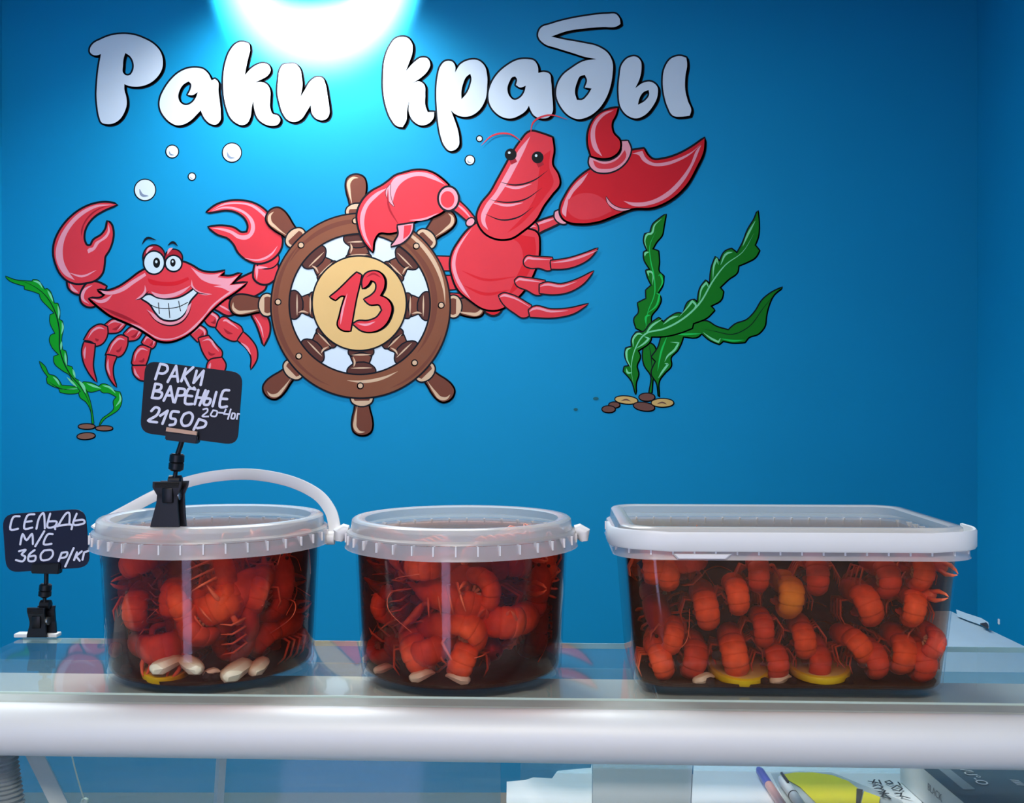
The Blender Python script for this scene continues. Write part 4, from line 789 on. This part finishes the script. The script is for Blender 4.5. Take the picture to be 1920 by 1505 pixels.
# loose crayfish seen head on at the left and right ends of the tub
for zz, zx, zy, r, lab in ((Z3,300,720,(-60,20,160),'crayfish with spread legs at the left end of the rectangular tub'),(Z4,1060,560,(20,60,200),'crayfish with pale legs at the upper right corner of the rectangular tub')):
    crayfish(px(zz[0]+zx/zz[2], zz[1]+zy/zz[2], .848), [math.radians(a) for a in r], lab, 'crayfish in the rectangular tub', .85, shell_d, inside=IN3)
def fish_list(B, L, group):
    for x, y, inset, r, sc, shd, lab in L:
        p = inwall(B, .089-.004*max(0, (y-1050)/250), x, y, inset*.45)
        crayfish(p, [math.radians(a) for a in r], lab, group, sc*.72, shd, inside=IN1 if B is B1 else IN2)
fish_list(B1, [
 (250,1115,.030,(0,10,20),1.15,None,'round red crayfish tail high at the left of the left bucket'),
 (440,1118,.026,(20,78,10),1.45,shell_o if False else None,'large orange curled crayfish in the middle of the left bucket'),
 (488,1090,.036,(0,0,0),1.1,None,'round red crayfish tail right of the large curled one in the left bucket'),
 (213,1180,.030,(15,0,35),1.0,None,'crayfish tail standing at the lower left edge of the left bucket'),
 (540,1135,.030,(40,60,-60),1.25,shell_d,'dark red crayfish by the right side of the left bucket'),
 (535,1235,.028,(0,35,-40),1.25,None,'red crayfish tail at the lower right of the left bucket'),
 (330,1225,.036,(70,95,10),1.35,shell_d,'dark crayfish lying low in the middle of the left bucket'),
 (265,1245,.034,(20,-80,10),1.2,shell_d,'dark crayfish above the bottom left of the left bucket'),
 (270,1040,.030,(0,80,0),1.15,shell_d,'crayfish just under the lid at the left of the left bucket'),
 (345,1055,.030,(120,15,200),1.15,None,'crayfish with hanging legs under the lid of the left bucket'),
 (430,1052,.030,(80,10,90),1.2,None,'crayfish lying across the top of the left bucket'),
 (530,1050,.032,(100,0,60),1.2,shell_d,'crayfish under the lid at the right of the left bucket'),
 (400,1190,.040,(150,20,120),1.3,shell_d,'crayfish with feelers out, low right of centre in the left bucket'),
 (470,1200,.034,(100,-30,110),1.2,None,'crayfish with a long red claw, lower right of the left bucket'),
 (300,1150,.030,(-90,20,10),1.2,None,'crayfish with pale legs turned to the front, left of centre in the left bucket'),
 (560,1190,.030,(90,-20,30),1.1,shell_d,'dark crayfish at the lower right edge of the left bucket'),
 (225,1100,.030,(-90,0,-30),1.0,None,'crayfish with legs spread at the upper left edge of the left bucket'),
 (395,1105,.030,(-38,0,82),1.3,None,'crayfish with claws bent down in the left bucket')], 'crayfish in the left bucket')
fish_list(B2, [
 (885,1082,.030,(-10,10,88),1.35,None,'crayfish with long folded claws, upper left of the middle bucket'),
 (930,1065,.030,(15,95,160),1.35,None,'orange crayfish with hanging legs, upper right of the middle bucket'),
 (975,1165,.030,(20,110,20),1.45,None,'curled crayfish at the right of the middle bucket'),
 (765,1245,.028,(0,-12,5),1.25,None,'round striped crayfish tail at the bottom left of the middle bucket'),
 (878,1248,.032,(0,15,0),1.15,None,'bright red crayfish tail at the bottom centre of the middle bucket'),
 (960,1240,.030,(180,10,10),1.2,shell_d,'crayfish belly with pale swimmerets at the bottom right of the middle bucket'),
 (850,1185,.030,(-25,-20,78),1.3,None,'crayfish with a thin outstretched claw in the middle bucket'),
 (715,1170,.032,(40,10,60),1.2,shell_d,'dark crayfish at the left side of the middle bucket'),
 (720,1055,.032,(100,0,120),1.15,shell_d,'crayfish just under the lid at the left of the middle bucket'),
 (820,1045,.036,(60,80,10),1.1,None,'crayfish under the lid in the middle bucket'),
 (1025,1060,.032,(150,0,200),1.1,None,'crayfish under the lid at the right of the middle bucket'),
 (720,1235,.034,(110,20,40),1.1,shell_d,'crayfish with crossed legs, low at the left of the middle bucket'),
 (1025,1215,.030,(60,20,20),1.15,None,'red crayfish low at the right edge of the middle bucket'),
 (1015,1120,.030,(90,15,0),1.1,shell_d,'dark crayfish half way up the right edge of the middle bucket'),
 (860,1130,.036,(90,-70,0),1.3,None,'crayfish lying head first across the centre of the middle bucket'),
 (830,1210,.040,(30,60,30),1.2,shell_d,'dim crayfish behind the striped tail in the middle bucket')], 'crayfish in the middle bucket')
# deeper layer, dim through the broth
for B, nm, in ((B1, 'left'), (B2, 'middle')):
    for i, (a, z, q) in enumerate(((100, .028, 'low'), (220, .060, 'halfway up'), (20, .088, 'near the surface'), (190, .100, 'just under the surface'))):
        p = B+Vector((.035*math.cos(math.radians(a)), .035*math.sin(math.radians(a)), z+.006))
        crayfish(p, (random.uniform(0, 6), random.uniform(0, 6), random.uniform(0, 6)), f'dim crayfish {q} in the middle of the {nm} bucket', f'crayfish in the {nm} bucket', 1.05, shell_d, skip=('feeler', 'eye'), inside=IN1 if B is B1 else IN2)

# garlic, lemon, pepper
garlic_m = mat('garlic', (.82, .74, .50, 1), .4, var=.1, scale=60)
lemon_m = mat('lemon_peel', (.92, .74, .01, 1), .35, var=.08, scale=200, bump=.2); lemon_f = mat('lemon_flesh', (.9, .82, .25, 1), .3)
pepper_m = mat('black_pepper', (.02, .012, .012, 1), .6)
def clove(p, rz, sc, lab, group):
    bm = bmesh.new(); rings(bm, [oring(Vector((l, 0, .002*math.sin(l*200))), Y_, Z_, w_, h_, 8) for l, w_, h_ in ((-.011, .0015, .0015), (-.009, .0045, .004), (-.003, .0066, .0060), (.004, .0062, .0052), (.009, .0035, .003), (.0125, .0008, .0008))])
    o = obj('garlic_clove', bm, garlic_m, None, p); o.rotation_euler = (0, 0, rz); o.scale = (sc,)*3; tag(o, lab, 'garlic', group)
def slice_(p, rz, r, lab, tilt=8):
    t = thing('lemon_slice', lab, 'lemon', p, rz); t.rotation_euler = (math.radians(tilt), 0, rz)
    bm = bmesh.new(); rings(bm, [[(q*math.cos(a*PI/14), q*math.sin(a*PI/14), z) for a in range(28)] for q, z in ((r*.86, -.0030), (r*.97, -.0026), (r, 0), (r*.97, .0026), (r*.86, .0030))], cap0=False, cap1=False); obj('peel', bm, lemon_m, t)
    bm = bmesh.new(); rings(bm, [[(q*math.cos(a*PI/14), q*math.sin(a*PI/14), z) for a in range(28)] for q, z in ((r*.855, -.0024), (r*.855, .0024))]); obj('flesh', bm, lemon_f, t)
def corn(p, lab, group, r=.0035):
    bm = bmesh.new(); bmesh.ops.create_icosphere(bm, subdivisions=2, radius=r)
    for v in bm.verts: v.co *= 1+.12*math.sin(v.co.x*1500+v.co.y*1300)
    tag(obj('peppercorn', bm, pepper_m, None, p), lab, 'spice', group)
for x, y, rz, sc, lab in ((313,1258,.5,1.35,'white garlic clove above the lemon in the left bucket'),(358,1262,2.6,1.3,'garlic clove behind the glare strip of the left bucket'),(444,1262,.9,1.5,'largest garlic clove, upright, at the bottom of the left bucket'),(216,1258,1.9,1.0,'garlic piece at the bottom left edge of the left bucket'),(486,1246,1.2,1.2,'brownish garlic clove right of the largest one in the left bucket'),(395,1272,0,.7,'tiny garlic chip beside the black peppers in the left bucket')):
    p = inwall(B1, .0865, x, y, .009); p.z = ZT+(.0195 if x in (313, 358) else .0125); clove(p, rz, sc*.9, lab, 'garlic cloves in the left bucket')
slice_(inwall(B1, .0865, 312, 1280, .022)*1, .2, .020, 'yellow lemon slice on the bottom of the left bucket'); bpy.data.objects['lemon_slice'].location.z = ZT+.0115; bpy.data.objects['lemon_slice'].rotation_euler.x = math.radians(16)
for x, y, lab in ((402,1275,'black spice berry by the garlic in the left bucket, right one'),(392,1280,'black spice berry by the garlic in the left bucket, left one'),(236,1270,'black spice berry at the lower left edge of the left bucket')):
    p = inwall(B1, .0865, x, y, .008); p.z = ZT+.009; corn(p, lab, 'black spice berries in the left bucket', .0052)
for x, y, rz, sc, lab in ((718,1279,.1,1.0,'white garlic piece at the bottom left of the middle bucket'),(790,1291,.2,1.25,'flat garlic piece at the bottom centre left of the middle bucket'),(860,1291,3.0,1.2,'flat garlic piece at the bottom centre right of the middle bucket'),(692,1268,.9,.9,'small garlic chip at the left edge of the middle bucket')):
    p = inwall(B2, .0855, x, y, .010); p.z = ZT+.0095*sc; clove(p, rz, sc*.72, lab, 'garlic in the middle bucket')
for x, rz, r, tl, lab in ((1385,.1,.026,10,'broad yellow lemon slice at the bottom left of the rectangular tub'),(1535,-.05,.025,4,'yellow lemon slice right of the broad one in the rectangular tub')):
    p = px(x, 1290, .8275+(x-1460)*-.00002); p.z = ZT+.0135; slice_(p, rz, r, lab, tl+6)
for x, lab in ((1318,'small garlic clove left of the lemon in the rectangular tub'),(1462,'garlic clove between the lemon slices in the rectangular tub')):
    p = px(x, 1300, .812); p.z = ZT+.009; clove(p, .2, .8, lab, 'garlic in the rectangular tub')
for x, y, lab in ((1344,1228,'black spice berry on a crayfish tail in the rectangular tub'),(1332,1297,'black spice berry left of the broad lemon slice'),(1434,1298,'black spice berry between the lemon slices, left one'),(1486,1300,'black spice berry between the lemon slices, right one'),(1592,1298,'black spice berry at the right end of the lemon')):
    p = px(x, y, .808); p.z = max(p.z, ZT+.0075); corn(p, lab, 'black spice berries in the rectangular tub', .004)

# ---------------------------------------------------------------- price signs
blk = mat('black_sign_plastic', (.006, .0065, .009, 1), .35, var=.1, spec=.3); card1 = mat('chalkboard_card', (.005, .006, .012, 1), .45, spec=.25); card2 = mat('navy_card', (.006, .009, .030, 1), .45, spec=.25)
chalk = mat('white_chalk_ink', (.72, .74, .88, 1), .6, var=.12, scale=300)
warm_lit = mat('warm_lit_plastic', (.55, .33, .22, 1), .35)  # warm light on the clamp's upper edge, put into the lip colour
def rounded(pts, r, n=6):
    P_ = [Vector(p) for p in pts]; out = []
    for i, p in enumerate(P_):
        a = (P_[i-1]-p).normalized(); b_ = (P_[(i+1) % len(P_)]-p).normalized()
        s_, e_ = p+a*r, p+b_*r
        for k in range(n+1): t_ = k/n; out.append((1-t_)**2*s_+2*t_*(1-t_)*p+t_**2*e_)
    return out
def sign(label, reg, quad, rad_, lines, wd, d, clamp, rod, joint, clip, cm, top_hi, plate=None):
    q = lambda p, dd=d: px(reg[0]+p[0]/reg[2], reg[1]+p[1]/reg[2], dd)
    org = q(clip[4]); t = thing('price_sign', label, 'price sign', org)
    P_ = [q(p)-org for p in rounded(quad, rad_)]; P_ = [Vector(p) for p in P_]
    bm = bmesh.new(); rings(bm, [P_, [p+Vector((0, .0012, 0)) for p in P_]]); card = obj('card', bm, cm, t, smooth=False)
    for L in lines:
        bm = bmesh.new(); off = Vector((0, -.0003, 0))
        for s_ in L:
            W = [Vector(p) for p in (q(a)-org for a in s_)]
            W = ss(W, 4) if len(W) > 3 else W; h_ = wd/reg[2]/F*d/2
            for i in range(len(W)-1):
                off.y -= 3e-6; a, b_ = W[i]+off, W[i+1]+off; tg_ = (b_-a); tg_ = tg_.normalized(); n_ = Vector((-tg_.z, 0, tg_.x))*h_
                rings(bm, [[a+n_, b_+n_, b_-n_, a-n_], [v+Vector((0, -.0002, 0)) for v in (a+n_, b_+n_, b_-n_, a-n_)]])
            for p in W:
                off.y -= 3e-6
                rings(bm, [[p+off+Vector((h_*math.cos(k*PI/4), y_, h_*math.sin(k*PI/4))) for k in range(8)] for y_ in (0, -.00025)])
        obj('lettering', bm, chalk, card, smooth=False)
    # clamp bar gripping the card
    bm = bmesh.new(); C_ = [q(p)-org for p in clamp]
    rings(bm, [[p+Vector((0, -.004, 0)) for p in C_], [p+Vector((0, .005, 0)) for p in C_]]); bmesh.ops.bevel(bm, geom=list(bm.edges), offset=.0008, segments=2, affect='EDGES'); obj('clamp', bm, blk, t)
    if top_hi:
        C_ = [q(p)-org for p in top_hi]; bm = bmesh.new(); rings(bm, [[p+Vector((0, -.0052, 0)) for p in C_], [p+Vector((0, -.003, 0)) for p in C_]]); obj('clamp_lip', bm, warm_lit, t, smooth=False)
    bm = bmesh.new(); tube(bm, [q(rod[0])-org, q(rod[1])-org], .0021, 12); obj('rod', bm, blk, t)
    bm = bmesh.new(); a, b_ = q(joint[0])-org, q(joint[1])-org; tube(bm, [a, a.lerp(b_, .08), a.lerp(b_, .45), a.lerp(b_, .5), a.lerp(b_, .55), a.lerp(b_, .88), b_], [.0045, .0058, .0060, .0052, .0060, .0060, .0035], 12); obj('joint', bm, blk, t)
    bm = bmesh.new(); a, b_ = q(joint[1])-org, q(clip[0])-org; tube(bm, [a, b_], .0018, 10); obj('rod', bm, blk, t)
    bm = bmesh.new(); tube(bm, [b_+Vector((-.0052, .002, -.001)), b_+Vector((-.0045, .002, -.001)), b_+Vector((.0045, .002, -.001)), b_+Vector((.0052, .002, -.001))], [.0035, .0048, .0048, .0035], 12); obj('pivot_head', bm, blk, t)
    # spring clip: two waisted jaws
    for nm, x0, sc, yy in (('jaw', 0, 1.0, -.0045), ('jaw', clip[3], .98, .0045)):
        top, wst, bot = clip[1]; wt, ww, wb = clip[2]; bm = bmesh.new(); R = []
        for (pp, w_, dy) in ((top, wt, .0), (top+.12*(bot-top), wt*.97, -.001), (wst, ww, .001), (wst+.25*(bot-wst), ww*1.05, .001), (bot-.1*(bot-top), wb*.95, -.002), (bot, wb, -.002)):
            cxx = clip[5][0]+(clip[5][1]-clip[5][0])*((pp-top)/(bot-top))+x0
            R.append([q((cxx+sx*w_/2*sc, pp))-org+Vector((0, yy+dy+sy*.0014, 0)) for sx, sy in ((-1, -1), (1, -1), (1, 1), (-1, 1))])
        rings(bm, R); o = obj(nm, bm, blk, t)
        if x0 == 0:
            jaw = o
            for k in range(5):
                pp = top+8+9*k; cxx = clip[5][0]; bm = bmesh.new()
                aa, bb = q((cxx-wt*.42, pp))-org, q((cxx+wt*.42, pp))-org; tube(bm, [aa+Vector((0, yy-.0022, 0)), bb+Vector((0, yy-.0022, 0))], .0004, 6); obj('grip_ridge', bm, blk, jaw)
            bm = bmesh.new(); c_ = q((clip[5][0]+5, wst))-org; box(bm, (c_.x-.0042, c_.y+yy-.003, c_.z-.006), (c_.x+.0042, c_.y+yy, c_.z+.006), .0008); obj('spring_cover', bm, blk, jaw)
    bm = bmesh.new(); c_ = q((clip[5][0]+clip[3]/2, clip[1][1]))-org; tube(bm, [c_+Vector((-.006, 0, 0)), c_+Vector((.007, 0, 0))], .0042, 12); obj('spring', bm, mat('spring_steel', (.5, .5, .5, 1), .25, .9), t)
    if plate:
        bm = bmesh.new(); a, b_ = q(plate[0])-org, q(plate[1])-org; box(bm, (a.x, a.y-.003, b_.z), (b_.x, a.y+.008, a.z), .0008); obj('holder_plate', bm, wplas, t)
    return t
l1 = [[(262,95),(222,218)],[(262,95),(312,108),(320,145),(288,172),(245,168)],[(322,240),(390,112),(405,238)],[(348,195),(400,195)],[(468,132),(432,235)],[(528,122),(452,190),(490,268)],[(556,150),(530,248)],[(530,248),(612,150)],[(612,150),(588,265)]]
l2 = [[(222,255),(195,368)],[(222,255),(268,265),(262,300),(215,312)],[(215,312),(275,328),(258,370),(195,368)],[(290,390),(345,275),(368,402)],[(310,348),(358,350)],[(410,292),(380,405)],[(410,292),(460,302),(452,345),(398,350)],[(545,300),(488,300),(462,408),(520,418)],[(478,350),(520,355)],[(500,282),(503,284)],[(535,286),(538,288)],[(570,305),(540,420)],[(628,308),(580,428)],[(555,365),(600,368)],[(650,315),(612,412),(652,422),(668,380),(625,372)],[(715,322),(685,435)],[(818,308),(768,318),(742,436),(800,438)],[(757,375),(802,378)]]
l3 = [[(190,475),(222,445),(255,460),(232,510),(165,552),(235,565)],[(262,512),(322,472),(280,577)],[(412,482),(358,480),(346,530),(385,542),(378,580),(338,588)],[(455,500),(500,487),(525,520),(500,582),(450,592),(432,550),(455,500)],[(575,540),(532,625)],[(575,540),(630,562),(618,600),(562,612)]]
l4 = [[(608,462),(640,455),(642,480),(602,516),(652,518)],[(690,468),(670,508),(710,516),(722,478),(690,468)],[(735,487),(768,490)],[(792,460),(776,498),(822,500)],[(832,460),(808,540)],[(845,492),(835,530),(858,534),(866,498),(845,492)],[(880,540),(888,496),(902,498)]]
sign('black price tag reading раки вареные 2150р, clipped to the rim of the left bucket', (240, 660, 4.3), [(140,68),(925,165),(880,750),(96,648)], 95, [l1, l2, l3], 21, .812, [(318,640),(575,670),(565,738),(308,706)], [(436,715),(400,825)], [(398,818),(385,960)], ((375,1030),(1040,1150,1405),(230,160,232),28,(330,1410),(335,322)), card1, [(328,604),(572,640),(568,668),(322,636)])
tg1 = [o for o in bpy.data.objects if o.name.startswith('price_sign')][0]
# the smaller weight note in the same chalk
q = lambda p: px(240+p[0]/4.3, 660+p[1]/4.3, .812)-tg1.location
bm = bmesh.new(); k4 = 0
for s_ in l4:
    W = [q(a)+Vector((0, -.0008, 0)) for a in s_]; W = ss(W, 4) if len(W) > 3 else W; h_ = 13/4.3/F*.812/2
    for i in range(len(W)-1):
        k4 += 1; dv = Vector((0, -4e-6*k4, 0)); a, b_ = W[i]+dv, W[i+1]+dv; tg_ = (b_-a).normalized(); n_ = Vector((-tg_.z, 0, tg_.x))*h_; a = a-tg_*h_*.6; b_ = b_+tg_*h_*.6
        rings(bm, [[a+n_, b_+n_, b_-n_, a-n_], [v+Vector((0, -.0002, 0)) for v in (a+n_, b_+n_, b_-n_, a-n_)]])
obj('lettering', bm, chalk, tg1, smooth=False)
m1 = [[(165,122),(110,132),(88,230),(152,225)],[(288,105),(228,118),(203,222),(270,215)],[(215,168),(266,162)],[(305,225),(322,150),(345,108),(368,105),(375,222)],[(420,100),(395,208),(455,206),(472,165),(405,165)],[(482,205),(545,105),(580,100),(578,190)],[(462,228),(470,205),(592,190),(597,228)],[(640,100),(612,190),(700,180),(692,150),(628,158)]]
m2 = [[(170,355),(190,270),(222,320),(268,268),(275,352)],[(370,245),(295,370)],[(440,270),(395,275),(365,352),(430,350)]]
m3 = [[(160,412),(215,400),(182,438),(212,458),(190,495),(135,485)],[(290,402),(245,440),(240,490),(290,490),(296,450),(250,455)],[(370,405),(430,402),(442,440),(410,478),(350,485),(342,440),(370,405)],[(515,425),(490,492)],[(515,425),(562,420),(550,458),(503,468)],[(615,385),(545,538)],[(642,420),(618,485)],[(682,412),(635,452),(665,490)],[(738,408),(702,420),(688,482)]]
sign('navy price tag reading сельдь м/с 360 р/кг on the rear glass edge, far left', (0, 940, 4.427), [(18,108),(705,58),(748,545),(52,590)], 105, [m1, m2, m3], 17, .99, [(272,512),(508,508),(500,598),(272,592)], [(385,590),(383,690)], [(380,682),(370,795)], ((372,850),(872,990,1112),(145,125,165),50,(340,1115),(320,335)), card2, None, plate=((125,1093),(482,1124)))
print('objects', len(bpy.data.objects))
